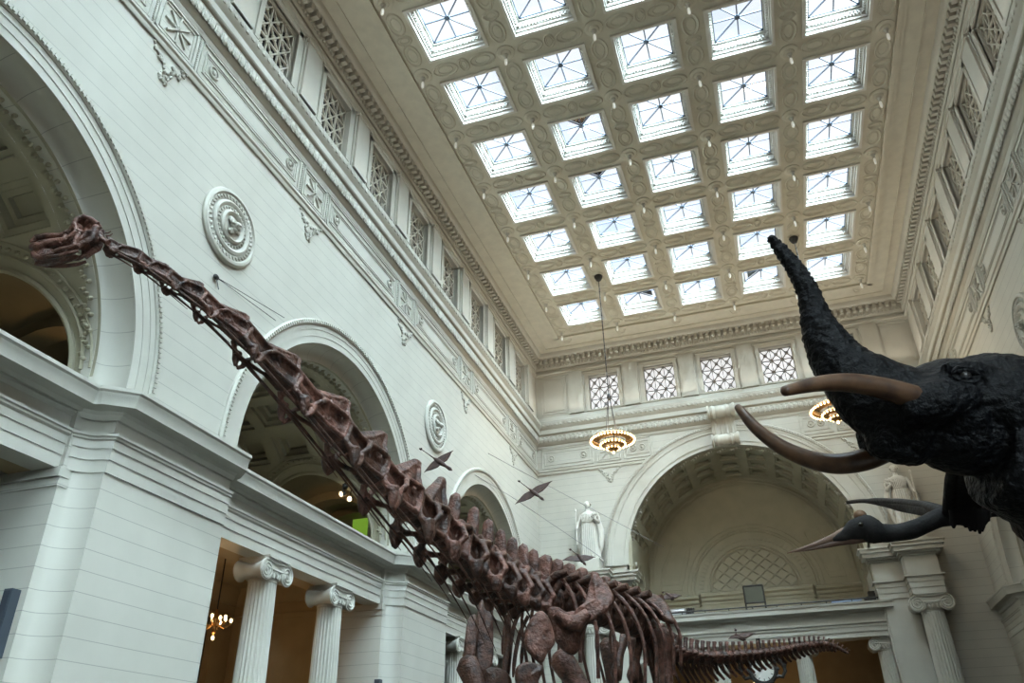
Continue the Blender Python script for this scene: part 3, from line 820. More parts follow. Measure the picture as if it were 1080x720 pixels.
runx([(0, 23.16), (.17, 23.16), (.17, 23.3), (.23, 23.34), (.23, 23.44), (0, 23.46)], -HW, HW)
runx([(0, 23.62), (.2, 23.62), (.24, 23.7), (.24, 24.3), (0, 24.32)], -HW, HW)
runx([(0, 24.26), (.5, 24.28), (.58, 24.34), (.62, 24.42), (.64, 24.60), (0, 24.7)], -HW, HW)
x = -HW + .5
while x < HW - .5: b.bx((x, YE - .1, 23.98), (x + .17, YE - .48, 24.28)); x += .33
x = -HW + .3
while x < HW - .3: b.ell((x, YE - .27, 23.8), (.06, .05, .08), None, 6, 4); x += .18
b.build('trim', m_paint, kind='structure')
for x in WX: make_grille(1, x, 0, 0, ww, (z1 - z0) / 2, 'x', False).location = (x, YE + .22, (z0 + z1) / 2)
# rear wall behind the camera
b = MB(); b.bx((-HW - .5, YB - .5, 0), (HW + .5, YB, ZC + .5)); b.build('wall_front', m_paint, kind='structure', smooth=0)
# scroll keystone over the arch
ks = thing('keystone_console', (.07, YE - .1, 18.4), 'carved scroll keystone console at the crown of the great end arch', 'keystone')
b = MB()
pr = []
for t in lin(0, 1, 26):                                  # S-scroll side profile (out, z)
    pr.append((.16 + .5 * t ** 1.2 + .12 * math.sin(t * 2 * pi), 17.35 + 2.0 * t))
sec = [(.005, 17.35)] + pr + [(.005, 19.35)]
b.plate([(o, z) for o, z in sec], [], -.62, .62, lambda o, z, w: (.07 + w, YE - o, z))
for w in (-.42, -.14, .14, .42):
    b.tube([(.07 + w, YE - o - .02, z) for o, z in pr], .07, 6)
b.build('console_body', m_paint, ks)
for z, r in ((17.62, .34), (19.15, .40)):
    b = MB(); b.lathe([(r * .2, -.72), (r, -.72), (r, -.64)] + [(r * (.84 - .10 * math.cos(q * 1.35) * (q % 2 == 0)), -.6 + 1.2 * q / 16) for q in range(17)] + [(r, .64), (r, .72), (r * .2, .72)], 22, Matrix.Translation((.07, YE - (.42 if z < 18 else .66), z)) @ Matrix.Rotation(pi / 2, 4, 'Y'))
    b.build('scroll', m_paint, ks)
# ------------------------------------------------------------------ ionic columns
def column(loc, rot, r0, r1, h, label, group, base=True):
    """local frame: face of the volutes looks to -y"""
    root = thing('ionic_column', (0, 0, 0), label, 'column', group)
    b = MB(); n = 24; S = 4; rings = []
    zb, zt = .42, h - .62 * (r1 / .36)
    for k in range(15):
        t = k / 14; r = r0 + (r1 - r0) * t ** 1.6; z = zb + (zt - zb) * t
        ring = []
        for i in range(n):
            for q in range(S):
                a = 2 * pi * (i + q / S) / n
                d = [0, .0, .075, .0][q] if False else (0 if q == 0 else (.05 if q in (1, 3) else .085))
                e = 1 - d * min(1, min(k, 14 - k) / 1.0 + .25)
                ring.append(V((r * e * math.cos(a), r * e * math.sin(a), z)))
        rings.append(ring)
    b.loft(rings); b.build('shaft', m_paint, root, smooth=25)
    if base:
        b = MB(); b.lathe([(r0 * 1.35, 0), (r0 * 1.35, .1), (r0 * 1.28, .12), (r0 * 1.34, .19), (r0 * 1.22, .26), (r0 * 1.1, .28), (r0 * 1.08, .33), (r0 * 1.16, .38), (r0 * 1.02, .44), (r0, .46)], 28); b.build('base', m_paint, root)
    b = MB(); q = r1 / .36
    b.lathe([(r1 * .98, zt - .02), (r1 * 1.04, zt + .02), (r1 * 1.0, zt + .06), (r1 * 1.16, zt + .2 * q), (r1 * 1.2, zt + .26 * q), (r1, zt + .3 * q)], 28)
    for i in range(20):
        a = 2 * pi * i / 20; b.ell((r1 * 1.12 * math.cos(a), r1 * 1.12 * math.sin(a), zt + .16 * q), (.05 * q, .05 * q, .075 * q), None, 6, 4)
    vr = .27 * q; vx = r1 * 1.28; vz = zt + .26 * q; yd = r1 * 1.12
    vol = []
    for sx in (-1, 1):                                    # bolsters joining front and back scrolls
        keep_, b = b, MB(); vol.append(b)
        m = Matrix.Translation((sx * vx, 0, vz)) @ Matrix.Rotation(pi / 2, 4, 'X')
        b.lathe([(vr * .2, -yd), (vr, -yd), (vr, -yd * .93), (vr * .86, -yd * .8), (vr * .62, -yd * .2), (vr * .7, 0), (vr * .62, yd * .2), (vr * .86, yd * .8), (vr, yd * .93), (vr, yd), (vr * .2, yd)], 20, m)
        for sy in (-1, 1):                                # spiral relief
            pts = []
            for k in range(46):
                t = k / 45; a = pi / 2 - sx * sy * 0 - sx * t * 2.6 * 2 * pi
                rr = vr * (.95 - .8 * t); pts.append((sx * vx + rr * math.cos(a), sy * yd * 1.01, vz + rr * math.sin(a)))
            b.tube(pts, [.036 * q * (1 - .55 * k / 45) for k in range(46)], 5)
            b.ell((sx * vx, sy * yd * 1.01, vz), (.05 * q, .03 * q, .05 * q), None, 8, 5)
        b = keep_
    for sy in (-1, 1):                                    # band between the scrolls, sagging slightly
        top = [(x, vz + vr * .95 - .03 * q * math.cos(x / vx * pi / 2)) for x in lin(-vx, vx, 10)]
        for (dz, w) in ((0, .036 * q), (-.19 * q, .03 * q)): b.tube([(x, sy * yd, z + dz) for x, z in top], w, 6)
    b.bx((-vx, -yd * .96, vz + vr * .25), (vx, yd * .96, vz + vr * .98))
    b.bx((-vx * 1.02, -yd * 1.08, vz + vr * .98), (vx * 1.02, yd * 1.08, vz + vr * 1.12)); b.bx((-vx * 1.08, -yd * 1.16, vz + vr * 1.1), (vx * 1.08, yd * 1.16, max(h, vz + vr * 1.2)))
    cap_ = b.build('capital', m_paint, root, smooth=35)
    for v_ in vol:
        o_ = v_.build('volute', m_paint, root, smooth=35); o_.parent = cap_
    root.location = loc; root.rotation_euler = (0, 0, rot)
    return root
first = {}
def put_column(kind, loc, rot, args, label, group):
    if kind not in first: first[kind] = column(loc, rot, *args, label, group)
    else:
        o = copy_tree(first[kind]); o.location = loc; o.rotation_euler = (0, 0, rot); o['label'] = label; o['group'] = group
LAB = {1: {-1: 'fluted white column in the left arcade bay nearest the camera, nearer of two', 1: 'fluted white column in the left arcade bay nearest the camera, farther of two'},
       2: {-1: 'fluted white column behind the long neck, beside the hanging bronze chandelier', 1: 'fluted white column behind the long neck, second one from the chandelier'},
       3: {-1: 'fluted white column at the dinosaur shoulder, nearer of two in the farthest left bay', 1: 'fluted white column behind the dinosaur shoulder, farther of two in the farthest left bay'}}
RL = {1: 'nearest', 2: 'middle', 3: 'farthest'}
for k, yc in enumerate(ARCH_Y):
    if k == 0: continue
    for d in (-1, 1):
        put_column('side', (-11.42, yc + d * 1.72, 0), pi / 2, (.42, .36, 6.97), LAB[k][d], 'columns of the left arcade')
        if k == 3: put_column('side', (11.42, yc + d * 1.72, 0), -pi / 2, (.42, .36, 6.97), 'fluted white column in the right arcade behind the elephant, %s of two' % ('nearer' if d < 0 else 'farther'), 'columns of the right arcade')
for i, x in enumerate((-5.35, -1.9, 1.95, 5.55)):
    put_column('end', (x, YE + .72, 0), 0, (.42, .36, 7.47), ['fluted white column under the end balcony, hidden behind the rib cage', 'fluted white column under the end balcony, left of the clock', 'fluted white column under the end balcony, right of the clock behind the tail tip', 'fluted white column at the right end under the balcony'][i], 'columns under the end balcony')
for d in (-1, 1):
    put_column('giant', (7.69 * d, YE - .52, 0), 0, (.56, .47, 8.97), ['tall fluted column left of the great end arch, below the robed statue', 'tall fluted column right of the great end arch, below the pointed beak'][d > 0], 'giant columns beside the end arch')

# ------------------------------------------------------------------ wall medallions
def medallion():
    root = thing('wall_medallion', (0, 0, 0), '', 'medallion', 'round plaster medallions')
    # axis along +x, toward the hall
    m = Matrix.Rotation(pi / 2, 4, 'Y')
    b = MB(); b.lathe([(1.05, 0), (1.05, .06), (1.0, .11), (.93, .12), (.90, .07), (.74, .05), (.72, .10), (.66, .13), (.60, .10), (.58, .07), (.46, .07), (.45, .13), (.40, .17), (.34, .13), (.32, .09), (.2, .09), (.02, .10)], 48, m)
    b.build('disc', m_paint, root)
    b = MB()
    for k in range(40):
        a = 2 * pi * k / 40; b.ell((.075, .82 * math.cos(a), .82 * math.sin(a)), (.04, .07, .035), Matrix.Rotation(a + .5, 3, 'X'), 6, 4)
    for k in range(28):
        a = 2 * pi * k / 28; b.ell((.085, .52 * math.cos(a), .52 * math.sin(a)), (.04, .045, .03), Matrix.Rotation(a, 3, 'X'), 6, 4)
    for r in (.52, .82): b.lathe([(r - .05, .03), (r - .05, .075), (r + .05, .075), (r + .05, .03), (r - .05, .03)], 40, m, caps=False)
    b.build('leaf_ring', m_orn, root)
    b = MB()
    for k in range(12):
        t = k / 12; b.ell((.10 + .22 * t, .2 * (1 - t) * math.cos(k * 2.2), .2 * (1 - t) * math.sin(k * 2.2)), (.08, .12 * (1 - .6 * t), .10 * (1 - .6 * t)), None, 7, 5)
    b.ell((.2, 0, 0), (.16, .12, .12), None, 8, 6); b.build('boss', m_orn, root)
    return root
md = medallion()
md.location = (-10.5, 12.95, 14.17); md['label'] = 'large round plaster medallion on the left wall above the neck, nearest the camera'
o = copy_tree(md); o.location = (-10.5, 26.3, 14.17); o['label'] = 'smaller looking plaster medallion farther along the left wall, above a flying pterosaur'
o = copy_tree(md); o.location = (10.5, 26.3, 14.6); o.rotation_euler = (0, 0, pi); o['label'] = 'round plaster medallion on the right wall above the elephant back'

# ------------------------------------------------------------------ hall chandeliers
def chandelier():
    root = thing('chandelier', (0, 0, 0), '', 'chandelier', 'bronze ring chandeliers')
    H = 9.1                                               # ceiling above the ring
    b = MB(); b.lathe([(.02, H - .28), (.12, H - .25), (.2, H - .1), (.22, H)], 14); b.build('canopy', m_iron, root)
    b = MB(); b.tube([(0, 0, 2.2), (0, 0, H - .2)], .022, 6)
    z = 2.2
    while z < H - .2: b.ell((0, 0, z), (.032, .032, .05), None, 6, 4); z += .35
    b.build('chain', m_iron, root)
    b = MB(); b.lathe([(.02, 2.05), (.08, 2.1), (.1, 2.22), (.06, 2.36), (.02, 2.42)], 10); b.build('hook_block', m_iron, root)
    for k in range(4):
        a = pi / 4 + k * pi / 2; b = MB(); b.tube([(.05 * math.cos(a), .05 * math.sin(a), 2.1), (.38 * math.cos(a), .38 * math.sin(a), .0)], .016, 5); b.build('rod', m_iron, root)
    b = MB(); b.lathe([(.98, .0), (1.0, .05), (.96, .10), (.86, .06), (.66, -.02), (.6, .0), (.62, .03), (.84, .10), (.92, .14), (.98, .10), (.98, .0)], 48, caps=False); b.build('outer_ring', m_bronze, root)
    b = MB(); b.lathe([(.56, -.2), (.58, -.14), (.54, -.1), (.4, -.2), (.34, -.24), (.36, -.28), (.5, -.24), (.56, -.2)], 36, caps=False); b.build('inner_ring', m_bronze, root)
    b = MB(); b.lathe([(.02, -.52), (.12, -.5), (.24, -.42), (.3, -.34), (.3, -.3), (.2, -.34), (.02, -.38)], 24); b.build('bowl', m_bronze, root)
    for k in range(4):
        a = k * pi / 2 + .3; b = MB(); b.tube([(.9 * math.cos(a), .9 * math.sin(a), .05), (.52 * math.cos(a), .52 * math.sin(a), -.14), (.22 * math.cos(a), .22 * math.sin(a), -.36)], .022, 5); b.build('arm', m_iron, root)
    first = None
    for (n, r, z, s) in ((40, 1.0, .0, .045), (22, .57, -.2, .04), (12, .3, -.38, .036), (1, 0, -.57, .06)):
        for k in range(n):
            a = 2 * pi * k / n; p = (r * math.cos(a), r * math.sin(a), z)
            if first is None:
                q = MB(); q.ell((0, 0, 0), (1, 1, 1.25), None, 8, 6); first = q.build('bulb', m_bulb, root); o = first
            else: o = first.copy(); COL.objects.link(o); o.parent = root
            o.location = p; o.scale = (s, s, s)
    return root
ch = chandelier(); ch.location = (-4.72, 33.3, ZC - 9.1); ch['label'] = 'lit bronze ring chandelier left of the keystone, hanging before the end wall'
o = copy_tree(ch); o.location = (4.92, 33.3, ZC - 9.1); o['label'] = 'lit bronze ring chandelier partly hidden behind the elephant trunk'

# small chandelier in the left room, plus one under the balcony
def small_chandelier():
    root = thing('small_chandelier', (0, 0, 0), '', 'chandelier', 'small branched chandeliers')
    b = MB(); b.tube([(0, 0, .3), (0, 0, 2.05)], .02, 6); b.build('rod', m_iron, root)
    b = MB(); b.lathe([(.02, 1.98), (.14, 2.02), (.16, 2.08)], 12); b.build('canopy', m_iron, root)
    b = MB(); b.lathe([(.01, -.35), (.07, -.28), (.05, -.2), (.09, -.1), (.06, 0), (.1, .1), (.05, .25), (.03, .35)], 12); b.build('stem', m_bronze, root)
    f = None
    for k in range(10):
        a = 2 * pi * k / 10; R = .42 if k % 2 else .32; dz = 0 if k % 2 else .06
        b = MB(); b.tube([(.05 * math.cos(a), .05 * math.sin(a), -.05), (R * .6 * math.cos(a), R * .6 * math.sin(a), -.16 + dz), (R * math.cos(a), R * math.sin(a), -.04 + dz)], .018, 5); b.build('arm', m_bronze, root)
        if f is None:
            q = MB(); q.ell((0, 0, 0), (.042, .042, .062), None, 8, 6); o = f = q.build('bulb', m_bulb, root)
        else: o = f.copy(); COL.objects.link(o); o.parent = root
        o.location = (R * math.cos(a), R * math.sin(a), .06 + dz)
    o = f.copy(); COL.objects.link(o); o.parent = root; o.location = (0, 0, -.42)
    return root
P_ = at(227, 656, 19.55)
sc_ = small_chandelier(); sc_.location = P_; sc_['label'] = 'small lit branched chandelier hanging in the left room beside the column'
def lit(name, loc, power, col, r=.15, kind='POINT'):
    l = bpy.data.lights.new(name, kind); l.energy = power; l.color = col; l.shadow_soft_size = r
    o = bpy.data.objects.new(name, l); COL.objects.link(o); o.location = loc; return o
WARM = (1, .62, .28)
lit('chandelier_light', P_ + V((0, 0, -.75)), 55, WARM, .3); lit('soffit_light', (-11.85, 15.6, 6.3), 9, WARM, .1)
q = at(805, 722, 43.2)
o = copy_tree(sc_); o.location = q; o['label'] = 'small lit chandelier below the clock at the bottom edge of the photo'
lit('chandelier_light', q + V((0, 0, -.8)), 60, WARM, .3)

# ------------------------------------------------------------------ gallery spotlights
def spot(p, aim, label, power, cone, col=WARM):
    root = thing('gallery_spotlight', p, label, 'spotlight', 'gallery spotlights')
    d = (V(aim) - V(p)).normalized(); q = d.to_track_quat('Z', 'Y').to_matrix()
    m = Matrix.Translation(V(p)) @ q.to_4x4()
    b = MB(); b.lathe([(.05, -.22), (.09, -.2), (.11, .0), (.1, .0), (.085, -.05), (.01, -.06)], 14, m); b.build('housing', m_iron, root)
    b = MB(); b.lathe([(.085, -.045), (.01, -.02)], 12, m); b.build('lens', m_bulb, root)
    b = MB(); b.tube([V(p) - d * .1, V(p) - d * .1 + V((0, 0, .35))], .02, 5); b.build('bracket', m_iron, root)
    l = bpy.data.lights.new('spot', 'SPOT'); l.energy = power; l.color = col; l.spot_size = cone; l.spot_blend = .6; l.shadow_soft_size = .06
    o = bpy.data.objects.new('spot', l); COL.objects.link(o); o.matrix_world = Matrix.Translation(V(p) + d * .08) @ (d.to_track_quat('-Z', 'Y').to_matrix().to_4x4())
a_ = at(42, 312, 13.6)
spot((-12.3, 13.3, 9.3), (-13.1, 11.5, 11.3), 'spotlight in the corridor between the two near left arches', 90, 1.0)
for k, (u, v, y, aim, lab) in enumerate(((364, 513, 23.0, (-14.3, 25.6, 11.0), 'upper spotlight seen through the middle left arch beside the neck'), (359, 521, 22.5, (-13, 19, 8.8), 'middle spotlight of three seen through the middle left arch'), (368, 526, 23.0, (-12, 19, 8.8), 'lowest spotlight of three seen through the middle left arch'))):
    p = at(u, v, y); spot(p, aim, lab, 70 if k == 0 else 5, 1.0)
# green lit panel beyond the second arch
b = MB(); c = at(381, 556, 27.2); b.bx((c.x - .4, c.y, c.z - .6), (c.x + .25, c.y + .08, c.z + .36))
o = b.build('light_panel', emat('green_panel', (.25, .50, .05), .5), org=c); tag(o, 'bright green panel glowing low behind the middle left arch', 'panel')

# ------------------------------------------------------------------ clock hanging under the balcony
cc = at(804.5, 706, YE - .35)
clk = thing('hanging_clock', cc, 'round dark framed clock with white dial hanging under the balcony', 'clock')
m = Matrix.Translation(cc) @ Matrix.Rotation(pi / 2, 4, 'X')
b = MB(); b.lathe([(.5, .1), (.62, .1), (.68, .05), (.68, -.15), (.02, -.15), (.02, .04), (.5, .05), (.5, .1)], 36, m, caps=False)
for k in range(12):
    a = 2 * pi * k / 12; b.ell(m @ V((.66 * math.cos(a), .66 * math.sin(a), .0)), (.09, .1, .09), None, 6, 4)
for d in (-1, 1):
    b.tube([cc + V((d * .64, 0, .45)), cc + V((d * .92, 0, .3)), cc + V((d * .98, 0, -.1)), cc + V((d * .82, 0, -.35)), cc + V((d * .62, 0, -.3))], .085, 7); b.ell(cc + V((d * .95, 0, .2)), (.14, .08, .22), None, 8, 5)
b.tube([cc + V((-.3, 0, -.66)), cc + V((0, 0, -.84)), cc + V((.3, 0, -.66))], .08, 6)
b.bx(cc + V((-.1, -.1, .62)), cc + V((.1, .1, 7.6 - cc.z)))
b.build('clock_case', m_iron, clk)
b = MB(); b.lathe([(.5, .055), (.01, .056)], 36, m); b.build('dial', nmat('clock_dial', (.82, .82, .76), .5, .02), clk)
b = MB()
for k in range(12):
    a = 2 * pi * k / 12; b.box(m @ V((.43 * math.sin(a), .43 * math.cos(a), .065)), (.03, .012, .09), Matrix.Rotation(a, 3, 'Y'))
for k in range(60):
    a = 2 * pi * k / 60; b.box(m @ V((.49 * math.sin(a), .49 * math.cos(a), .065)), (.008, .012, .02), Matrix.Rotation(a, 3, 'Y'))
b.build('numerals', m_iron, clk, smooth=0)
for nm, a, L, w in (('hour_hand', -1.12, .27, .04), ('minute_hand', -.62, .4, .028)):
    b = MB(); b.box(m @ V((L / 2 * math.sin(a), L / 2 * math.cos(a), .08)), (w, .014, L), Matrix.Rotation(a, 3, 'Y')); b.build(nm, m_iron, clk, smooth=0)

# ------------------------------------------------------------------ things on the balcony
b = MB(); 
b.tube([(-5.7, YE + .05, 9.12), (5.75, YE + .05, 9.12)], .035, 6); b.tube([(-5.7, YE + .05, 8.99), (5.75, YE + .05, 8.99)], .03, 6)
for x in lin(-5.6, 5.65, 10): b.tube([(x, YE + .05, 8.9), (x, YE + .05, 9.14)], .025, 5)
o = b.build('railing', m_iron, org=(0, YE + .05, 8.93)); tag(o, 'low black railing along the edge of the end balcony', 'railing')
c = at(798, 643, YE + .5); c.z = 8.77
st = thing('display_easel', c, 'black framed glass panel standing on the balcony below the lattice lunette', 'sign')
b = MB(); H = 1.42; w = .46
for (p, q) in (((-w, 0), (-w, H)), ((w, 0), (w, H)), ((-w, H), (w, H)), ((-w, .62), (w, .62))): b.tube([c + V((p[0], 0, p[1])), c + V((q[0], 0, q[1]))], .045, 6)
b.build('frame', m_iron, st)
b = MB(); b.bx(c + V((-w, -.02, .64)), c + V((w, .02, H))); b.build('panel', nmat('panel_grey', (.11, .112, .085), .3), st, smooth=0)
c = at(893, 628, YE + .85); c.z = 8.77
pr = thing('projector_unit', c, 'dark equipment with a pale blue top lying on the balcony, right side', 'projector')
b = MB(); b.bx(c + V((-.85, -.15, 0)), c + V((1.25, .25, .3))); b.loft([[c + V((.75 + x * .0, y, z)) for y, z in ((-.15, .1), (.25, .1), (.25, .5), (-.15, .5))], [c + V((1.25, y, z)) for y, z in ((-.15, .1), (.25, .1), (.25, .66), (-.15, .66))]]); b.bx(c + V((.95, -.18, .1)), c + V((1.25, .24, .76))); b.build('housing', m_iron, pr, smooth=0)
b = MB(); b.bx(c + V((-.75, -.16, .3)), c + V((.6, .2, .46))); b.build('top_panel', nmat('blue_panel', (.35, .45, .62), .25), pr, smooth=0)
c = at(714, 645.5, YE + .55)
fl = thing('floodlight', c, 'silver tubular floodlight with dark fins on the balcony beside the pelvis', 'floodlight')
b = MB(); b.lathe([(.02, -.5), (.15, -.5), (.16, -.45), (.16, .4), (.12, .45), (.02, .45)], 16, Matrix.Translation(c) @ Matrix.Rotation(pi / 2, 4, 'Y')); b.build('tube', nmat('silver', (.62, .64, .68), .3, metal=.6), fl)
b = MB()
for k in range(5): b.box(c + V((.5 + .08 * k, 0, 0)), (.03, .34, .34 - .02 * k), Matrix.Rotation(.3, 3, 'Y'))
b.tube([c + V((.45, 0, 0)), c + V((.7, 0, -.15)), c + V((.72, 0, -.12))], .06, 6); b.bx(c + V((-.05, -.05, -.2)), c + V((.05, .05, 0))); b.build('fins', m_iron, fl, smooth=0)
c = at(668, 596, 42.3)
b = MB(); b.lathe([(.02, -.25), (.13, -.22), (.14, .2), (.02, .22)], 12, Matrix.Translation(c) @ Matrix.Rotation(pi / 2, 4, 'Y')); b.tube([c + V((.0, 0, -.1)), c + V((-.35, 0, -.2))], .04, 5)
o = b.build('wall_camera', m_marble, org=c); tag(o, 'small white camera on the left reveal of the end arch', 'camera')

# loudspeaker columns on the pier reveals
for (yc, lab, uv) in ((ARCH_Y[1], 'tall grey column loudspeaker on the nearest left pier', (4, 657)), (ARCH_Y[2], 'grey column loudspeaker low on the pier behind the neck base', (398, 735))):
    yy = yc + RI - .12
    c = at(*uv, yy - .08)
    root = thing('column_loudspeaker', c, lab, 'loudspeaker', 'pier loudspeakers')
    hh = .55 if yc < 10 else .5
    b = MB(); b.bx(c + V((-.09, -.1, -hh)), c + V((.09, .09, hh))); b.build('cabinet', nmat('speaker_grey', (.06, .075, .095), .5), root, smooth=0)
    b = MB(); b.bx(c + V((-.07, -.115, -hh + .04)), c + V((.07, -.095, hh - .04))); b.build('grille', nmat('speaker_cloth', (.05, .06, .08), .8), root, smooth=0)
    b = MB(); b.bx(c + V((-.04, .08, -.2)), c + V((.04, .13, .2))); b.build('bracket', m_iron, root, smooth=0)

# ------------------------------------------------------------------ statues on the column blocks
def statue(base, label, flip=1):
    root = thing('statue', base, label, 'statue', 'robed marble statues')
    B = V(base); b = MB()
    def Q(x, y, z): return B + V((flip * x, y, z))
    H = 3.05
    # robe: stacked elliptical sections with folds
    secs = [(0, .50, .36, .0, 1), (.25, .48, .35, .0, 1), (.8, .45, .33, -.01, 1), (1.3, .43, .31, -.02, .8), (1.65, .42, .29, -.02, .5), (1.85, .36, .25, -.01, .3), (2.0, .37, .26, .0, .3), (2.2, .42, .28, .0, .3), (2.38, .40, .24, .0, .2), (2.47, .26, .18, 0, .1), (2.53, .12, .12, 0, 0), (2.62, .105, .11, 0, 0), (2.68, .10, .10, 0, 0)]
    n = 56; rings = []
    for z, rx, ry, ox, am in secs:
        ring = []
        for k in range(n):
            a = 2 * pi * k / n
            fo = 1 + am * (.07 * math.sin(a * 11 + z * .6) + .04 * math.sin(a * 17 - z))
            ring.append(Q(ox + rx * fo * math.cos(a), ry * fo * math.sin(a), z))
        rings.append(ring)
    b.loft(rings)
    # head, hair, face
    b.ell(Q(0, -.01, 2.86), (.145, .17, .20), None, 16, 12)
    b.ell(Q(0, .05, 2.92), (.175, .18, .17), None, 14, 10)
    for k in range(9):
        a = pi * (k + .5) / 9; b.ell(Q(.17 * math.cos(a), -.03, 2.88 + .15 * math.sin(a)), (.055, .08, .055), None, 8, 6)
    b.ell(Q(0, .2, 2.88), (.09, .09, .08), None, 8, 6)
    b.ell(Q(0, -.175, 2.85), (.026, .04, .05), None, 8, 6)
    for d in (-1, 1): b.ell(Q(d * .055, -.15, 2.895), (.026, .02, .014), None, 8, 5)
    b.ell(Q(0, -.165, 2.765), (.045, .02, .014), None, 8, 5); b.ell(Q(0, -.14, 2.71), (.05, .04, .035), None, 8, 6)
    # arms: right arm down with a staff, left arm bent holding a bundle
    b.tube([Q(-.36, 0, 2.36), Q(-.5, -.02, 2.1), Q(-.56, -.06, 1.82), Q(-.6, -.2, 1.66), Q(-.6, -.26, 1.62)], [.13, .12, .10, .075, .05], 12)
    b.tube([Q(.36, 0, 2.36), Q(.52, .0, 2.1), Q(.54, -.1, 1.86), Q(.42, -.3, 1.96), Q(.36, -.36, 2.02)], [.13, .12, .105, .08, .06], 12)
    for k in range(4):
        b.tube([Q(-.62 + .025 * k, -.28, 1.62), Q(-.63 + .025 * k, -.33, 1.56), Q(-.61 + .025 * k, -.30, 1.5)], .014, 6)
        b.tube([Q(.36 - .02 * k, -.38, 2.04 + .02 * k), Q(.33 - .02 * k, -.43, 2.06 + .02 * k), Q(.30 - .02 * k, -.40, 2.1 + .02 * k)], .014, 6)
    # mantle falling from the arms, belt, overfold
    for d in (-1, 1):
        b.tube([Q(d * .52, .06, 2.0), Q(d * .62, .06, 1.5), Q(d * .6, .05, 1.0), Q(d * .55, .08, .55), Q(d * .5, .1, .25)], [.10, .16, .15, .13, .06], 10, .7)
        for k in range(4): b.tube([Q(d * (.5 + .05 * k), -.1 + .05 * k, 1.75), Q(d * (.56 + .04 * k), -.08 + .05 * k, 1.2), Q(d * (.5 + .05 * k), -.05 + .05 * k, .6)], .035, 6)
    b.tube([Q(.36 * math.cos(a), .255 * math.sin(a), 1.86) for a in lin(0, 2 * pi, 24)], .035, 6)
    for k in range(9): b.tube([Q(-.3 + .075 * k, -.27, 2.3 - .02 * abs(k - 4)), Q(-.3 + .075 * k, -.31, 2.05), Q(-.27 + .068 * k, -.27, 1.9)], .028, 5)
    for d in (-1, 1): b.ell(Q(d * .13, -.2, 2.15), (.12, .1, .11), None, 10, 7)
    for k in range(7): b.tube([Q(-.27 + .09 * k, -.27, 1.8), Q(-.3 + .1 * k, -.36, 1.0), Q(-.33 + .11 * k, -.38, .05)], [.02, .04, .05], 6)
    for d in (-1, 1): b.ell(Q(d * .16, -.38, .05), (.08, .15, .06), None, 8, 5)
    b.build('figure', m_marble, root, smooth=60)
    b = MB()
    b.tube([Q(-.62, -.3, .7), Q(-.62, -.3, 2.45)], .035, 8); b.ell(Q(-.62, -.3, 2.55), (.06, .06, .12), None, 8, 6); b.build('staff', m_marble, root)
    b = MB()
    r2 = random.Random(2)
    for k in range(16): b.ell(Q(.40 + r2.uniform(-.14, .14), -.28 + r2.uniform(-.1, .1), 2.2 + r2.uniform(-.14, .16)), (.07, .07, .08), None, 7, 5)
    b.build('bundle', m_marble, root)
    b = MB(); b.bx(Q(-.56, -.44, -.13), Q(.56, .44, .01)); b.build('plinth', m_marble, root, smooth=0)
    return root
statue((-7.62, YE - .52, 12.03), 'white robed woman statue standing left of the end arch, head visible')
statue((7.69, YE - .52, 12.03), 'white robed statue right of the end arch, head hidden behind the elephant', -1)

for d in (-1, 1):
    for k, yy in enumerate((33.3, 13.5, -6.0)):
        lit('chandelier_light', (4.8 * d, yy, 16.2), [460, 80, 100][k], (1, .80, .55), .9)  # far pair sits at the hung chandeliers; nearer pairs are added without fixtures
# ------------------------------------------------------------------ long-necked dinosaur skeleton
DY = [(112, 257, 6.85), (145, 272, 7.2), (175, 291, 7.65), (210, 314, 8.2), (256, 353, 9.05), (307, 405, 10.15), (358, 458, 11.4), (397, 499, 12.55), (433, 534, 13.7), (460, 558, 14.65), (483, 578, 15.45), (502, 594, 16.15), (518, 606, 16.8), (532, 614, 17.4), (545, 620, 17.95), (557, 625, 18.5), (568, 629, 19.05)]
NJ = [at(*p) for p in DY]
DJ = [at(*p) for p in [(568, 629, 19.05), (581, 633, 19.65), (594, 636, 20.25), (607, 639, 20.85), (620, 642, 21.45), (632, 645, 22.05), (644, 648, 22.65), (656, 652, 23.25), (668, 656, 23.85), (680, 661, 24.45)]]
DROOT = V((-3.6, 21.5, 0))
dino = thing('dinosaur_skeleton', DROOT, 'huge brown long-necked dinosaur skeleton stretching across the hall', 'skeleton')

def gs(x, m, s): return math.exp(-((x - m) / s) ** 2)
def frame_of(a, b, roll_up=V((0, 0, 1))):
    t = (b - a); L = t.length; t.normalize()
    lat = roll_up.cross(t).normalized(); up = t.cross(lat).normalized()
    return t, lat, up, L
def bone_loft(b, a, c, rfun, ns=22, nt=36, up0=V((0, 0, 1)), over=.0):
    """star shaped loft: rfun(theta, s) radius; theta 0 = lateral, 90 = up"""
    t, lat, up, L = frame_of(a, c, up0)
    rings = []
    for i in range(ns + 1):
        s = i / ns
        cen = a + t * (L * (s * (1 + 2 * over) - over))
        ring = []
        for k in range(nt):
            th = 2 * pi * k / nt; r = rfun(th, s)
            ring.append(cen + lat * (r * math.cos(th)) + up * (r * math.sin(th)))
        rings.append(ring)
    b.loft(rings)
def adiff(a, b):
    d = (a - b + pi) % (2 * pi) - pi
    return d
R_ = math.radians
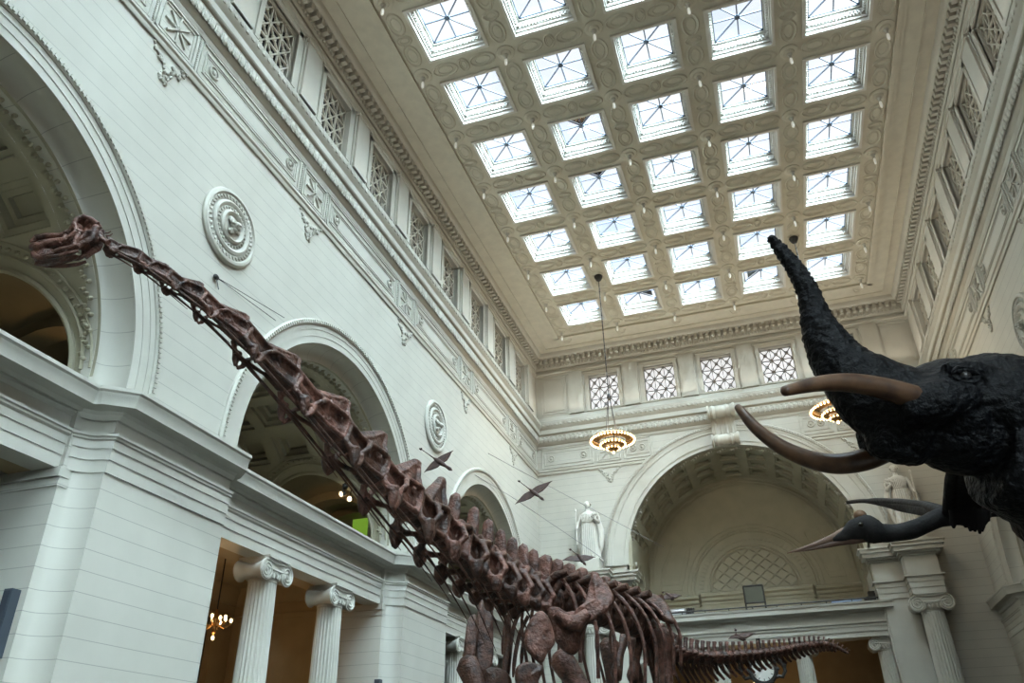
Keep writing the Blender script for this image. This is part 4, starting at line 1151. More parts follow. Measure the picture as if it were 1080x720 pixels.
def fuse(mb, name, mat, vox, it=3):
    tmp = mb.build('tmp', mat); mo = tmp.modifiers.new('r', 'REMESH'); mo.mode = 'VOXEL'; mo.voxel_size = vox
    sm = tmp.modifiers.new('s', 'SMOOTH'); sm.factor = .5; sm.iterations = it
    dg = bpy.context.evaluated_depsgraph_get(); me = bpy.data.meshes.new_from_object(tmp.evaluated_get(dg)); om = tmp.data
    bpy.data.objects.remove(tmp); bpy.data.meshes.remove(om)
    me.name = name; n = len(me.vertices); co = [0.0] * (3 * n); me.vertices.foreach_get('co', co)
    me.vertices.foreach_set('co', [x - DROOT[k % 3] for k, x in enumerate(co)])
    me.polygons.foreach_set('use_smooth', [True] * len(me.polygons)); me.materials.clear(); me.materials.append(mat)
    o = bpy.data.objects.new(name, me); COL.objects.link(o); o.parent = dino; me.update(); return o
def cervical(i, a, c, h, spine, wide, flange):
    t, lat, up, L = frame_of(a, c); b = MB()
    def Q(s, y, z): return a + t * (L * s) + lat * (y * h) + up * (z * h)
    fz = spine / h; fl = flange / h; wd = wide / h
    # narrow core between the struts
    b.tube([Q(-.02, 0, -.1), Q(.12, 0, -.12), Q(.4, 0, -.15), Q(.7, 0, -.15), Q(.9, 0, -.12), Q(1.02, 0, -.1)], [.56 * h, .46 * h, .37 * h, .38 * h, .48 * h, .58 * h], 16)
    b.tube([Q(.02, 0, .28), Q(.5, 0, .34), Q(.97, 0, .42)], [.30 * h, .33 * h, .38 * h], 12)
    for d in (1, -1):
        T = lambda p, r: b.tube([Q(s_, y_ * d, z_) for s_, y_, z_ in p], [x * h for x in r], 8)
        T([(-.03, .45, -.38), (.14, .58 + .2 * wd, -.62 - .25 * fl), (.32, .54 + .15 * wd, -.60 - .12 * fl), (.62, .44, -.50), (.92, .52, -.48), (1.03, .46, -.36)], [.14, .17, .15, .11, .14, .15])
        T([(-.10, .42, .58), (.08, .40, .52), (.32, .36 + .1 * wd, .44), (.6, .46 + .25 * wd, .50), (.85, .50 + .1 * wd, .66), (1.02, .44, .72)], [.13, .14, .12, .12, .14, .15])
        T([(.30, .56 + .2 * wd, -.58), (.36, .60 + .5 * wd, -.2), (.44, .50 + .3 * wd, .22), (.52, .42 + .2 * wd, .5)], [.13, .14, .13, .12])
        T([(.0, .46, -.38), (.02, .44, .1), (.02, .40, .52)], [.16, .13, .14]); T([(.98, .48, -.38), (.98, .46, .1), (.96, .48, .66)], [.17, .14, .15])
        T([(.50, .44 + .2 * wd, .42), (.66, .34, .1), (.84, .34, -.3)], [.09, .07, .09])
        # flange that carries the neck rib
        T([(.14, .56 + .2 * wd, -.55), (.18, .60 + .25 * wd, -.72 - .4 * fl), (.22, .58 + .25 * wd, -.80 - .8 * fl)], [.30, .22, .10]); T([(.34, .54 + .2 * wd, -.52), (.31, .58 + .25 * wd, -.75 - .4 * fl), (.26, .58 + .25 * wd, -.8 - .85 * fl)], [.2, .16, .09])
        # wing of the spine running up and back
        T([(.34, .34, .46), (.62, .24, .62 + .45 * fz), (.88, .13, .62 + 1.05 * fz)], [.10, .08, .07])
        T([(1.0, .42, .72), (.95, .24, .66 + .5 * fz), (.93, .14, .62 + 1.07 * fz)], [.10, .08, .07])
    # web of the spine
    top = [Q(.84, .0, .62 + fz), Q(.92, .0, .60 + fz)]
    def sec(s0, s1, y, z): return [Q(s0, -y * .4, z), Q((s0 + s1) / 2, -y, z), Q(s1, -y * .5, z), Q(s1, y * .5, z), Q((s0 + s1) / 2, y, z), Q(s0, y * .4, z)]
    b.loft([sec(.16, 1.0, .48, .38), sec(.34, .98, .34, .52 + .30 * fz), sec(.54, .97, .22, .58 + .62 * fz), sec(.72, .985, .20, .60 + .93 * fz), sec(.82, 1.0, .17, .60 + 1.12 * fz)])
    return fuse(b, 'cervical_vertebra', m_bone2 if i % 2 else m_bone, max(.016, h * .062)), t, lat, up, L
NCV_ = len(NJ) - 1
for i in range(NCV_):
    a, c = NJ[i], NJ[i + 1]
    k = pxm((a + c) / 2)
    # thickness across the neck in photo pixels -> metres
    T = [20, 22, 25, 29, 37, 43, 48, 51, 54, 56, 57, 57, 55, 53, 51, 49][i] / k
    h = T * .50
    spine = T * [.14, .26, .38, .48, .56, .62, .66, .70, .74, .62, .62, .62, .62, .62, .62, .62][i]
    wide = h * [.1, .15, .2, .3, .4, .5, .55, .6, .7, .8, .85, .9, .9, .9, .9, .9][i]
    fl = h * [.3, .4, .5, .6, .7, .75, .75, .75, .7, .5, .4, .3, .2, .2, .2, .2][i]
    if i >= 9: spine *= .35                               # the hind neck carries upright paddles instead
    o, t, lat, up, L = cervical(i, a, c, h, spine, wide, fl)
    if i >= 8:                                            # paddle shaped spines
        H = T * [.0, .0, .0, .0, .0, .0, .0, .0, .35, .80, .82, .80, .78, .78, .78, .78][i]
        if i >= 9:
            upz = (up * .75 + V((0, 0, .6))).normalized(); b = MB(); base = a.lerp(c, .62) + up * h * .45
            m = Matrix((t, lat, upz)).transposed()
            rings = []
            for q in range(12):
                s = q / 11; wv = .10 + .065 * math.sin(pi * min(1, s * 1.05)) if s < .8 else .138 * math.sqrt(max(0.0, 1 - ((s - .8) / .2) ** 2)) + .005
                cen = base + upz * (H * s)
                rings.append([cen + lat * (wv * math.cos(2 * pi * n / 16)) + t * (wv * (.55) * math.sin(2 * pi * n / 16)) for n in range(16)])
            b.loft(rings); q_ = b.build('neural_spine', m_bone2, o, org=None, smooth=70) if False else b.build('neural_spine', m_bone2, dino, smooth=70)
            q_.parent = o
    # neck ribs: long thin rods running back below the neck
    if 0 <= i <= 13:
        for d in (1, -1):
            p0 = a + t * (L * .2) - up * (h * .62 + fl * .62) * .86 + lat * d * (h * .34 + wide * .2)
            ln = L * ([1.6, 1.9, 2.1, 2.3, 2.2, 2.1, 2.0, 2.0, 2.1, 2.2, 2.3, 2.2, 2.0, 1.8][i])
            dn = [.10, .12, .14, .15, .13, .12, .13, .15, .24, .36, .5, .62, .7, .8][i]
            r = max(.010, .019 * min(1, (i + 2) / 6))
            pts = [p0 + t * (L * .22 * q2) for q2 in (0,)] 
            for q in lin(-.10, 1, 8): pts.append(p0 + t * (ln * max(q, -.05)) - V((0, 0, 1)) * (ln * dn * max(0, q) ** 1.3) + lat * d * .06 * max(0, q))
            pts = pts[1:]
            b = MB(); b.tube(pts, [r * 1.9, r * 2.0, r * 1.5, r * 1.25, r, r * .9, r * .75, r * .6, r * .35], 7)
            q_ = b.build('cervical_rib', m_bone, dino, smooth=60); q_.parent = o

def spl(w, t):
    n = len(w) - 1; x = min(max(t, 0), 1) * n; i = min(int(x), n - 1); s = x - i
    p0, p1, p2, p3 = w[max(i - 1, 0)], w[i], w[i + 1], w[min(i + 2, n)]
    return .5 * ((2 * p1) + (p2 - p0) * s + (2 * p0 - 5 * p1 + 4 * p2 - p3) * s * s + (3 * p1 - p0 - 3 * p2 + p3) * s ** 3)
# ---- skull
def skull():
    a = at(110, 248, 6.78); tip = at(35, 262, 6.45)
    ax = (tip - a); L = ax.length; ax.normalize(); up = V((0, 0, 1)); lat = up.cross(ax).normalized(); up = ax.cross(lat).normalized()
    k = pxm(a)
    def Q(u, v, w):                                       # photo pixels along / above the snout axis, metres sideways
        base = at(u, v, 6.78 - (110 - u) * .0044)
        return base + lat * w
    b = MB()
    # bars: (pixel list, radii px, lateral offsets m); mirrored
    px = 1 / k
    bars = [([(106, 241), (99, 236), (92, 234), (85, 237), (82, 243), (85, 249), (93, 252), (101, 250), (106, 245)], [2.3, 2.1, 2.0, 2.0, 2.4, 2.4, 2.1, 2.3, 2.4], [.10, .12, .13, .13, .13, .13, .13, .12, .10]),
            ([(84, 241), (76, 248), (66, 252), (52, 252), (41, 253), (35, 258)], [2.4, 2.2, 2.4, 2.7, 2.8, 2.8], [.11, .09, .08, .075, .06, .03]),
            ([(85, 250), (76, 257), (68, 259), (56, 261), (46, 264), (38, 262), (34, 262)], [2.6, 2.2, 3.2, 4.0, 4.2, 3.6, 2.8], [.13, .12, .115, .10, .08, .05, .02]),
            ([(88, 252), (84, 258), (84, 264), (78, 267), (68, 268), (56, 273), (46, 276), (38, 272), (36, 267)], [2.4, 2.0, 2.1, 2.0, 1.6, 1.9, 2.2, 2.6, 2.4], [.13, .135, .135, .13, .125, .11, .09, .05, .02]),
            ([(87, 270), (78, 273), (66, 275), (54, 276), (44, 276), (40, 274)], [1.3, 1.8, 1.9, 2.0, 2.2, 2.0], [.13, .13, .12, .10, .07, .03]),
            ([(104, 243), (103, 250), (100, 257), (92, 261), (86, 266)], [3.0, 3.4, 3.0, 2.4, 2.0], [.09, .10, .11, .125, .13]),
            ([(96, 252), (90, 257), (84, 262)], [2.6, 2.6, 2.2], [.12, .125, .13]),
            ([(72, 252), (70, 258), (66, 262)], [2.0, 2.0, 2.0], [.08, .1, .115])]
    for pts, rad, off in bars:
        for d in (1, -1): b.tube([Q(u, v, d * w) for (u, v), w in zip(pts, off)], [r * px * 1.22 for r in rad], 10)
    # roof, braincase, snout plates between the two sides
    for u, v, rx, rz, w in ((99, 240, 8, 5, .09), (104, 248, 4.5, 7, .07), (78, 246, 8, 3.4, .09), (58, 253, 15, 2.6, .07), (45, 264, 9, 7, .06), (64, 259, 10, 3.5, .09), (40, 268, 5, 6, .05), (94, 250, 8, 4, .10), (93, 244, 9, 7, .05), (97, 253, 9, 6, .09), (56, 259, 19, 5.5, .088), (48, 257, 13, 4.5, .075), (60, 274.5, 22, 2.2, .10), (101, 246, 6.5, 8.5, .10), (88, 235.5, 7, 2.6, .125), (97, 236.5, 7, 3, .12), (84, 243, 4.5, 7, .12), (93, 251.5, 11, 3, .13), (88, 258, 7, 3.5, .125), (62, 253, 20, 3.4, .08)):
        m = Matrix((ax, lat, up)).transposed(); b.ell(Q(u, v, 0), (rx * px, w, rz * px), m, 14, 10)
    for t_ in range(14):                                  # peg teeth
        for d in (1, -1):
            s = t_ / 13; u = 36 + 22 * s; w = .04 + .065 * min(1, s * 1.6)
            b.tube([Q(u, 266.5 + 1.0 * s, d * w), Q(u + .6, 271.5 + .6 * s, d * w)], [1.0 * px, .5 * px], 6)
    for d in (1, -1):
        b.tube([Q(104, 243, d * .05), Q(109, 243, d * .06), Q(107, 239, d * .07)], [1.6 * px, 1.0 * px, .5 * px], 6)
    b.tube([Q(104, 249, 0), Q(109, 253, 0), Q(114, 256, 0)], [3.6 * px, 2.6 * px, 3.4 * px], 10)
    o = b.build('skull', m_bone2, dino, smooth=60)
    b = MB()
    for d in (1, -1): b.tube([Q(111, 247, d * .03), Q(115, 247, d * .03), Q(118, 245, d * .03)], [1.0 * px, .8 * px, .5 * px], 6)
    b.build('atlas', m_bone2, dino)
skull()

# ---- trunk: dorsal vertebrae with paddles and ribs
SPN = [(560, 584), (572, 589), (584, 593), (595, 599), (606, 604), (617, 609), (630, 614), (643, 619), (655, 624)]
def dors(i):
    a, c = DJ[i], DJ[i + 1]; k = pxm((a + c) / 2)
    h = 17 / k
    def rf(th, s):
        r = h * (.95 - .18 * math.sin(pi * s)) - h * .28 * (gs(adiff(th, 0), 0, R_(25)) + gs(adiff(th, pi), 0, R_(25))) * gs(s, .5, .25)
        r += h * .5 * gs(adiff(th, pi / 2), 0, R_(24)) * gs(s, .5, .3)
        return max(.1 * h, r * (.5 + .5 * min(1, s / .08, (1 - s) / .08)))
    b = MB(); bone_loft(b, a, c, rf, 14, 32)
    t, lat, up, L = frame_of(a, c)
    mid = (a + c) / 2
    for d in (1, -1):                                     # transverse processes
        b.tube([mid + up * h * .7, mid + up * h * 1.25 + lat * d * h * .9, mid + up * h * 1.4 + lat * d * h * 1.75], [h * .38, h * .30, h * .22], 10)
        b.tube([mid + up * h * .2 + lat * d * h * .6, mid + up * h * .9 + lat * d * h * 1.2], [h * .26, h * .2], 8)
    o = b.build('dorsal_vertebra', m_bone, dino, smooth=70)
    b = MB(); H = (34 - 1.6 * i) / k; base = mid + up * h * .8; rings = []
    for q in range(12):
        s = q / 11; wv = .13 + .11 * s if s < .75 else .213 * math.sqrt(max(0, 1 - ((s - .75) / .25) ** 2)) + .005
        cen = base + up * (H * s) + t * .12 * s
        rings.append([cen + lat * (wv * math.cos(2 * pi * n / 16)) + t * (wv * .5 * math.sin(2 * pi * n / 16)) for n in range(16)])
    b.loft(rings); q_ = b.build('neural_spine', m_bone2, dino, smooth=70); q_.parent = o
    return mid, t, lat, up, h
RIBS = []
for i in range(len(DJ) - 1):
    mid, t, lat, up, h = dors(i)
    for d in (1, -1):
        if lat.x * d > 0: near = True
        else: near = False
        ln = [2.0, 2.35, 2.6, 2.75, 2.75, 2.6, 2.4, 2.1, 1.75][i]
        bul = [.45, .6, .75, .85, .92, .95, .92, .85, .75][i]
        p = []
        for q in lin(0, 1, 12):
            out = h * .9 + bul * math.sin(min(1, q * 1.35) * pi / 2) * (1 - .18 * max(0, q - .7) / .3)
            dz = h * 1.2 + .10 * math.sin(q * pi) - ln * q ** 1.35
            p.append(mid + lat * d * out + V((0, 0, dz)) + t * (.32 * q))
        b = MB(); b.tube(p, [.075, .07, .062, .056, .054, .052, .052, .052, .05, .05, .048, .046, .05], 8, .75)
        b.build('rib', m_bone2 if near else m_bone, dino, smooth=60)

# ---- plate bones: outline in the photo at a given depth, pillow shaped, real thickness
from mathutils import noise as mnoise
def plate_bone(b, pts, y, thick, cen=None, yk=None, lift=0):
    w = [at(u, v, yy if yk is None else yy) for (u, v, *r), yy in [(p, (p[2] if len(p) > 2 else y)) for p in pts]]
    # smooth closed outline
    n = len(w); out = []
    for i in range(n):
        p0, p1, p2, p3 = w[i - 1], w[i], w[(i + 1) % n], w[(i + 2) % n]
        for s in (0, .25, .5, .75):
            out.append(.5 * ((2 * p1) + (p2 - p0) * s + (2 * p0 - 5 * p1 + 4 * p2 - p3) * s * s + (3 * p1 - p0 - 3 * p2 + p3) * s ** 3))
    c = at(*cen) if cen else sum(out, V()) / len(out)
    nrm = V()
    for i in range(len(out)): nrm += (out[i] - c).cross(out[(i + 1) % len(out)] - c)
    nrm.normalize()
    if nrm.y > 0: nrm = -nrm
    rr = random.Random(4)
    prof = [(.01, -1), (.45, -.95), (.75, -.8), (.92, -.55), (1.0, 0), (.93, .6), (.78, .8), (.5, .75 + lift), (.25, .9 + lift), (.02, 1 + lift)]
    rings = [[c + (p - c) * f + nrm * (thick * g * (1 + .12 * mnoise.noise(p * 3.1 + V((f, g, 0))))) for i, p in enumerate(out)] for f, g in prof]
    b.loft(rings)
# near scapula: blade going up to the right, broad plate below
b = MB()
plate_bone(b, [(626, 605, 18.9), (635, 610, 19.0), (643, 620, 19.0), (648, 632, 18.9), (641, 644, 18.7), (630, 652, 18.6), (616, 660, 18.5), (604, 656, 18.4), (606, 645, 18.4), (615, 637, 18.6), (619, 626, 18.8), (622, 614, 18.9)], 19, .13, (628, 635, 18.7))
plate_bone(b, [(578, 642, 18.1), (588, 640, 18.2), (597, 645, 18.4), (606, 644, 18.6), (616, 648, 18.8), (618, 660, 18.9), (612, 672, 18.8), (611, 684, 18.8), (604, 691, 18.7), (594, 686, 18.5), (585, 675, 18.3), (580, 660, 18.2)], 18.4, .14, (600, 662, 18.5), lift=.15)
b.tube([at(586, 646, 18.05), at(597, 656, 18.2), at(608, 657, 18.4), at(620, 646, 18.5)], [.1, .17, .2, .12], 12)
b.build('scapula', m_bone2, dino, smooth=70)
b = MB()
plate_bone(b, [(560, 652, 17.3), (570, 644, 17.4), (578, 650, 17.5), (583, 664, 17.6), (585, 678, 17.6), (577, 690, 17.5), (571, 700, 17.4), (563, 694, 17.3), (555, 685, 17.2), (553, 671, 17.2)], 17.4, .13, (569, 673, 17.4))
b.build('coracoid', m_bone2, dino, smooth=70)
b = MB()
plate_bone(b, [(545, 703, 16.9), (555, 698, 17.0), (567, 700, 17.2), (573, 704, 17.2), (568, 718, 17.2), (560, 732, 17.1), (548, 730, 17.0), (543, 716, 16.9)], 17, .12)
b.build('sternal_plate', m_bone, dino, smooth=70)
b = MB()
plate_bone(b, [(512, 706, 18.9), (522, 703, 19), (534, 708, 19), (540, 720, 19), (532, 735, 19), (518, 732, 18.9), (510, 718, 18.9)], 19, .12)
b.build('sternal_plate', m_bone, dino, smooth=70)
# far scapula and coracoid in shade
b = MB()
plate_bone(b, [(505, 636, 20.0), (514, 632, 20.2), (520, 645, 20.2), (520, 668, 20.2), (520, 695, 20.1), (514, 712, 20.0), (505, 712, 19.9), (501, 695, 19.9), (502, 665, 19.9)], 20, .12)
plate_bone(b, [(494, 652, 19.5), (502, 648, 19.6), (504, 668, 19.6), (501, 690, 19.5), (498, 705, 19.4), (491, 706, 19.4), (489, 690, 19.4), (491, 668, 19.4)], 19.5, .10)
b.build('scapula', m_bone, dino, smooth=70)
b = MB(); b.tube([at(535, 648, 19.6), at(536, 672, 19.7), at(533, 700, 19.7), at(531, 730, 19.6)], [.10, .08, .08, .09], 8)
b.build('rib', m_bone, dino)

# far-side ribs seen between the limbs
for pp in ([(330, 452), (308, 500), (297, 560), (293, 620)], [(356, 462), (333, 520), (320, 600), (315, 690)], [(384, 482), (356, 540), (338, 620), (330, 700)], [(402, 490), (378, 540), (364, 600), (358, 660)]):
    b = MB(); w_ = [at(443 + x / 3.364, 506 + y / 3.364, 19.9) for x, y in pp]; w_ = [spl(w_, k / 14) for k in range(15)]; b.tube(w_, [.055] * 12 + [.045, .035, .02], 8, .7); b.build('rib', m_bone, dino, smooth=60)
# ---- limbs, down to the floor
def limb(name, pts, rad, mat=None, flat=1.0, par=None):
    b = MB()
    P2, R2 = [], []
    for i in range(len(pts) - 1):
        for q in range(5): P2.append(pts[i].lerp(pts[i + 1], q / 5)); R2.append(rad[i] + (rad[i + 1] - rad[i]) * (3 * (q / 5) ** 2 - 2 * (q / 5) ** 3))
    P2.append(pts[-1]); R2.append(rad[-1])
    P2 = [P2[0] + (P2[0] - P2[1]).normalized() * rad[0] * .5] + P2 + [P2[-1] + (P2[-1] - P2[-2]).normalized() * rad[-1] * .5]; R2 = [rad[0] * .5] + R2 + [rad[-1] * .5]
    b.tube(P2, R2, 14, flat); return b.build(name, mat or m_bone, dino, smooth=70)
def foot(c, n=5):
    b = MB()
    for k in range(n):
        a = pi + pi * (k + .5) / n
        b.tube([c + V((0, 0, .42)), c + V((.22 * math.cos(a), .3 * math.sin(a), .2)), c + V((.4 * math.cos(a), .5 * math.sin(a), .09))], [.12, .10, .08], 8)
    b.build('foot', m_bone, dino)
# forelimbs
for tag_, top, kn, ft in (('near', (591, 694, 19.2), V((-2.35, 18.85, 2.05)), V((-2.45, 18.7, .2))), ('far', (492, 700, 18.9), V((-4.95, 18.4, 2.05)), V((-4.95, 18.2, .2)))):
    p = at(*top)
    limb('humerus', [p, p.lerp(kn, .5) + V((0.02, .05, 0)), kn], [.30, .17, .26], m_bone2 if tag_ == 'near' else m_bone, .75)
    limb('radius', [kn + V((.1, 0, -.15)), kn.lerp(ft, .5) + V((.1, 0, 0)), ft + V((.08, 0, .35))], [.15, .09, .13])
    limb('ulna', [kn + V((-.12, .06, -.1)), kn.lerp(ft, .5) + V((-.1, .04, 0)), ft + V((-.08, 0, .35))], [.19, .10, .13])
    foot(ft + V((0, 0, -.2)))
# pelvis
b = MB()
plate_bone(b, [(660, 632, 24.2), (672, 624, 24.2), (688, 625, 24.0), (701, 633, 23.7), (708, 645, 23.4), (711, 657, 23.2), (703, 657, 23.4), (693, 652, 23.7), (682, 648, 24.0), (670, 646, 24.2)], 24, .16, (686, 640, 23.8), lift=.3)
b.build('ilium', m_bone, dino, smooth=70)
b = MB()
plate_bone(b, [(652, 634, 26.2), (664, 628, 26.2), (678, 630, 26.0), (688, 640, 26.0), (690, 650, 26.0), (678, 652, 26), (664, 648, 26.1)], 26, .16)
b.build('ilium', m_bone, dino, smooth=70)
hip = at(697, 668, 24.2)
limb('femur', [hip, hip + V((.02, .0, -1.1)), V((hip.x - .05, hip.y - .15, 2.3))], [.32, .2, .30], m_bone2, .8)
K = V((hip.x - .05, hip.y - .15, 2.3)); limb('tibia', [K + V((0, 0, -.25)), K + V((0, .1, -1.0)), K + V((0, .2, -1.75))], [.24, .14, .2]); limb('fibula', [K + V((.2, .05, -.25)), K + V((.2, .1, -1.0)), K + V((.15, .2, -1.75))], [.1, .07, .1]); foot(V((K.x, K.y + .1, .04)))
hip2 = hip + V((-1.75, 1.1, 0))
limb('femur', [hip2, hip2 + V((0, 0, -1.1)), V((hip2.x, hip2.y - .15, 2.3))], [.32, .2, .30], None, .8)
K = V((hip2.x, hip2.y - .15, 2.3)); limb('tibia', [K + V((0, 0, -.25)), K + V((0, .1, -1.0)), K + V((0, .2, -1.75))], [.24, .14, .2]); foot(V((K.x, K.y + .1, .04)))
for d, (u, v, y) in ((1, (672, 690, 24.0)), (-1, (655, 688, 25.3))):
    p = at(u, v, y); limb('pubis', [p + V((.1, .3, .5)), p, p + V((-.1, -.55, -.7))], [.2, .14, .24], None, .6)
    limb('ischium', [p + V((.2, .8, .5)), p + V((.25, 1.1, -.2)), p + V((.3, 1.5, -.8))], [.18, .12, .12], None, .6)

# ---- tail
TP = [(684, 664, 24.6), (696, 678, 25.0), (710, 688, 25.35), (724, 691, 25.8), (740, 693.5, 26.3), (760, 693.5, 26.8), (785, 691.5, 27.3), (811, 688.5, 27.8), (833, 684.5, 28.3), (852, 680.5, 28.7), (866, 679, 29.0), (877, 680.5, 29.2), (886, 684, 29.35), (895, 689, 29.4)]
TW = [at(*p) for p in TP]
smp = [spl(TW, k / 400) for k in range(401)]; cum = [0]
for k in range(400): cum.append(cum[-1] + (smp[k + 1] - smp[k]).length)
tot = cum[-1]
def al(d):
    import bisect
    k = min(max(bisect.bisect_left(cum, d), 1), 400); f = (d - cum[k - 1]) / max(1e-9, cum[k] - cum[k - 1]); return smp[k - 1].lerp(smp[k], min(1, max(0, f)))
NT = 38
ds = [tot * (1 - (1 - k / NT) ** 1.25) for k in range(NT + 1)]
for i in range(NT):
    a, c = al(ds[i]), al(ds[i + 1]); s = i / NT
    t, lat, up, L = frame_of(a, c)
    r = .24 * (1 - s) ** .6 + .02
    b = MB(); b.tube([a + t * L * .06, a + t * L * .25, a + t * L * .6, a + t * L * .94], [r * 1.0, r * .8, r * .78, r * .98], 12)
    mid = a.lerp(c, .5)
    sh = (.27 * (1 - s) ** .8 + .06)
    b.tube([mid + up * r * .5, mid + up * (r + sh * .55) + t * L * .15, mid + up * (r + sh * .95) + t * L * .3, mid + up * (r + sh * 1.02) + t * L * .3], [.07 * (1 - s) + .022, .05 * (1 - s) + .02, .07 * (1 - s) + .022, .04 * (1 - s) + .012], 8, .9)
    if s < .72:
        for d in (1, -1): b.tube([mid + lat * d * r * .5, mid + lat * d * (r + .30 * (1 - s))], [.09 * (1 - s) + .02, .045], 7)
    o = b.build('caudal_vertebra', m_bone2 if i % 2 else m_bone, dino, smooth=65)
    if s < .9:
        chl = .58 * (1 - s) ** 1.5 + .06
        b = MB()
        for d in (1, -1): b.tube([a + lat * d * r * .5 - up * r * .6, a - up * (r + chl * .45) + t * chl * .25 + lat * d * .02], [.045, .045], 6)
        b.tube([a - up * (r + chl * .4) + t * chl * .2, a - up * (r + chl) + t * chl * .75], [.06, .04], 6)
        q_ = b.build('chevron', m_bone, dino); q_.parent = o
# ------------------------------------------------------------------ elephant with raised trunk
from mathutils import noise as mn
EF = V((-.933, -.36, 0)); ER_ = V((-.36, .933, 0)); EO = V((2.305, 6.15, 0))
def EP(a, l, z): return EO - EF * a + ER_ * l + V((0, 0, z))
def sgp(u, v, lat=0.0):
    d = FW + (u - 540) / CF * RT - (v - 360) / CF * UP
    o = EO + ER_ * lat; t = (o - CAMP).dot(ER_) / d.dot(ER_)
    return CAMP + d * t
PED = .95
ele = thing('elephant', EP(1.6, 0, PED), 'black mounted elephant with raised trunk and two long tusks', 'elephant')
b = MB()
TRK = [(817, 256, 6), (824, 264, 8), (834, 277, 9.5), (844, 292, 10.5), (852, 307, 12), (857, 322, 13.5), (862, 340, 18), (869, 356, 23), (882, 378, 29), (900, 398, 36), (924, 418, 44), (948, 432, 51), (972, 440, 55)]
pts = [sgp(u, v) for u, v, r in TRK]; rad = [r / pxm(p) for p, (u, v, r) in zip(pts, TRK)]
P2, R2 = [], []
for i in range(len(pts) - 1):
    for q in range(4): P2.append(pts[i].lerp(pts[i + 1], q / 4)); R2.append(rad[i] + (rad[i + 1] - rad[i]) * q / 4)
P2.append(pts[-1]); R2.append(rad[-1])
b.tube(P2, R2, 24, .86)
tp = pts[0]; dr = (pts[0] - pts[1]).normalized()
b.tube([tp, tp + dr * .06 + V((0, 0, .01)), tp + dr * .085 + V((0, 0, .012))], [.05, .036, .012], 12)
Z = V((0, 0, 1)); MS = Matrix((-EF, ER_, Z)).transposed()
def el(a, l, z, ra, rl, rz, tilt=0): b.ell(EP(a, l, z), (ra, rl, rz), MS @ Matrix.Rotation(tilt, 3, 'Y'), 26, 18)
el(.42, 0, 4.03, .52, .36, .46); el(.75, 0, 4.06, .55, .42, .47); el(.95, 0, 3.95, .6, .40, .52)
for d in (-1, 1):
    el(.24, d * .26, 4.02, .30, .14, .24, .2); el(.70, d * .34, 4.02, .34, .12, .24); el(.36, d * .36, 4.235, .22, .07, .07, .1)
    b.tube([EP(-.20, d * .26, 3.97), EP(.05, d * .33, 3.98), EP(.3, d * .32, 4.05)], [.15, .16, .14], 14)
# mouth and lower jaw
b.tube([sgp(972, 458), sgp(955, 472), sgp(940, 478)], [.20, .15, .09], 16); b.tube([sgp(955, 440), sgp(935, 462), sgp(926, 478)], [.26, .20, .07], 16)
# neck, chest, trunk of the body
b.tube([EP(.55, 0, 3.75), EP(.95, 0, 3.65), EP(1.4, 0, 3.5)], [.42, .55, .75], 24, .85)
b.tube([EP(.95, 0, 3.55), EP(1.45, 0, 3.3), EP(1.95, 0, 3.12), EP(2.7, 0, 3.1), EP(3.5, 0, 3.15), EP(4.1, 0, 3.1)], [.25, .72, .92, 1.02, .95, .45], 30, .92)
el(1.1, 0, 3.35, .45, .5, .45); el(1.4, 0, 3.7, .8, .6, .62); el(3.6, 0, 3.55, .7, .62, .6)
for (a, l, k_) in ((1.17, -.44, 0), (1.5, .44, 0), (3.6, -.46, 1), (3.9, .46, 1)):
    zt = 3.05 if not k_ else 2.95
    b.tube([EP(a + .4, l, zt + .35), EP(a + .14, l, zt - .2), EP(a, l, 2.15), EP(a + (.0 if not k_ else .12), l, 1.75), EP(a, l, 1.2), EP(a - .04, l, PED + .06)], [.52, .40, .29, .25, .24, .28], 20)
b.tube([EP(4.45, 0, 3.4), EP(4.62, 0, 2.9), EP(4.62, .05, 2.2), EP(4.55, .1, 1.8)], [.10, .07, .045, .05], 10)
tmp = b.build('tmp', m_hide); md_ = tmp.modifiers.new('r', 'REMESH'); md_.mode = 'VOXEL'; md_.voxel_size = .022
sm = tmp.modifiers.new('s', 'SMOOTH'); sm.factor = .5; sm.iterations = 7
dg = bpy.context.evaluated_depsgraph_get(); me = bpy.data.meshes.new_from_object(tmp.evaluated_get(dg)); me.name = 'elephant_body'
om = tmp.data; bpy.data.objects.remove(tmp); bpy.data.meshes.remove(om)
# folds: rings across the trunk, loose wrinkles elsewhere
axis = P2; segl = [0]
for i in range(len(axis) - 1): segl.append(segl[-1] + (axis[i + 1] - axis[i]).length)
VC = [v.co.copy() for v in me.vertices]; VN = [v.normal.copy() for v in me.vertices]; NEW = []
for p, n in zip(VC, VN):
    best = min(range(len(axis)), key=lambda i: (axis[i] - p).length_squared) if p.z > 4.2 or (p - axis[-1]).length < 1.6 else None
    w = mn.noise(p * 5.5) * .012 + mn.noise(V((p.x * 14, p.y * 14, p.z * 22))) * .007 + mn.turbulence(p * 9, 3, True) * .010
    if best is not None and best < len(axis) - 14:
        i = min(max(best, 1), len(axis) - 2); t = (axis[i + 1] - axis[i - 1]).normalized()
        s = segl[i] + (p - axis[i]).dot(t)
        fade = min(1, max(0, (len(axis) - 12 - best) / 12))
        w = w * (1 - .5 * fade) + fade * (.0045 * math.sin(s * 2 * pi / .062 + 1.5 * mn.noise(p * 6)) + .005 * math.sin(s * 2 * pi / .026))
    NEW.extend(p + n * w - EP(1.6, 0, PED))
me.vertices.foreach_set('co', NEW); me.update()
me.polygons.foreach_set('use_smooth', [True] * len(me.polygons))
me.materials.clear(); me.materials.append(m_hide)
bo = bpy.data.objects.new('body', me); COL.objects.link(bo); bo.parent = ele
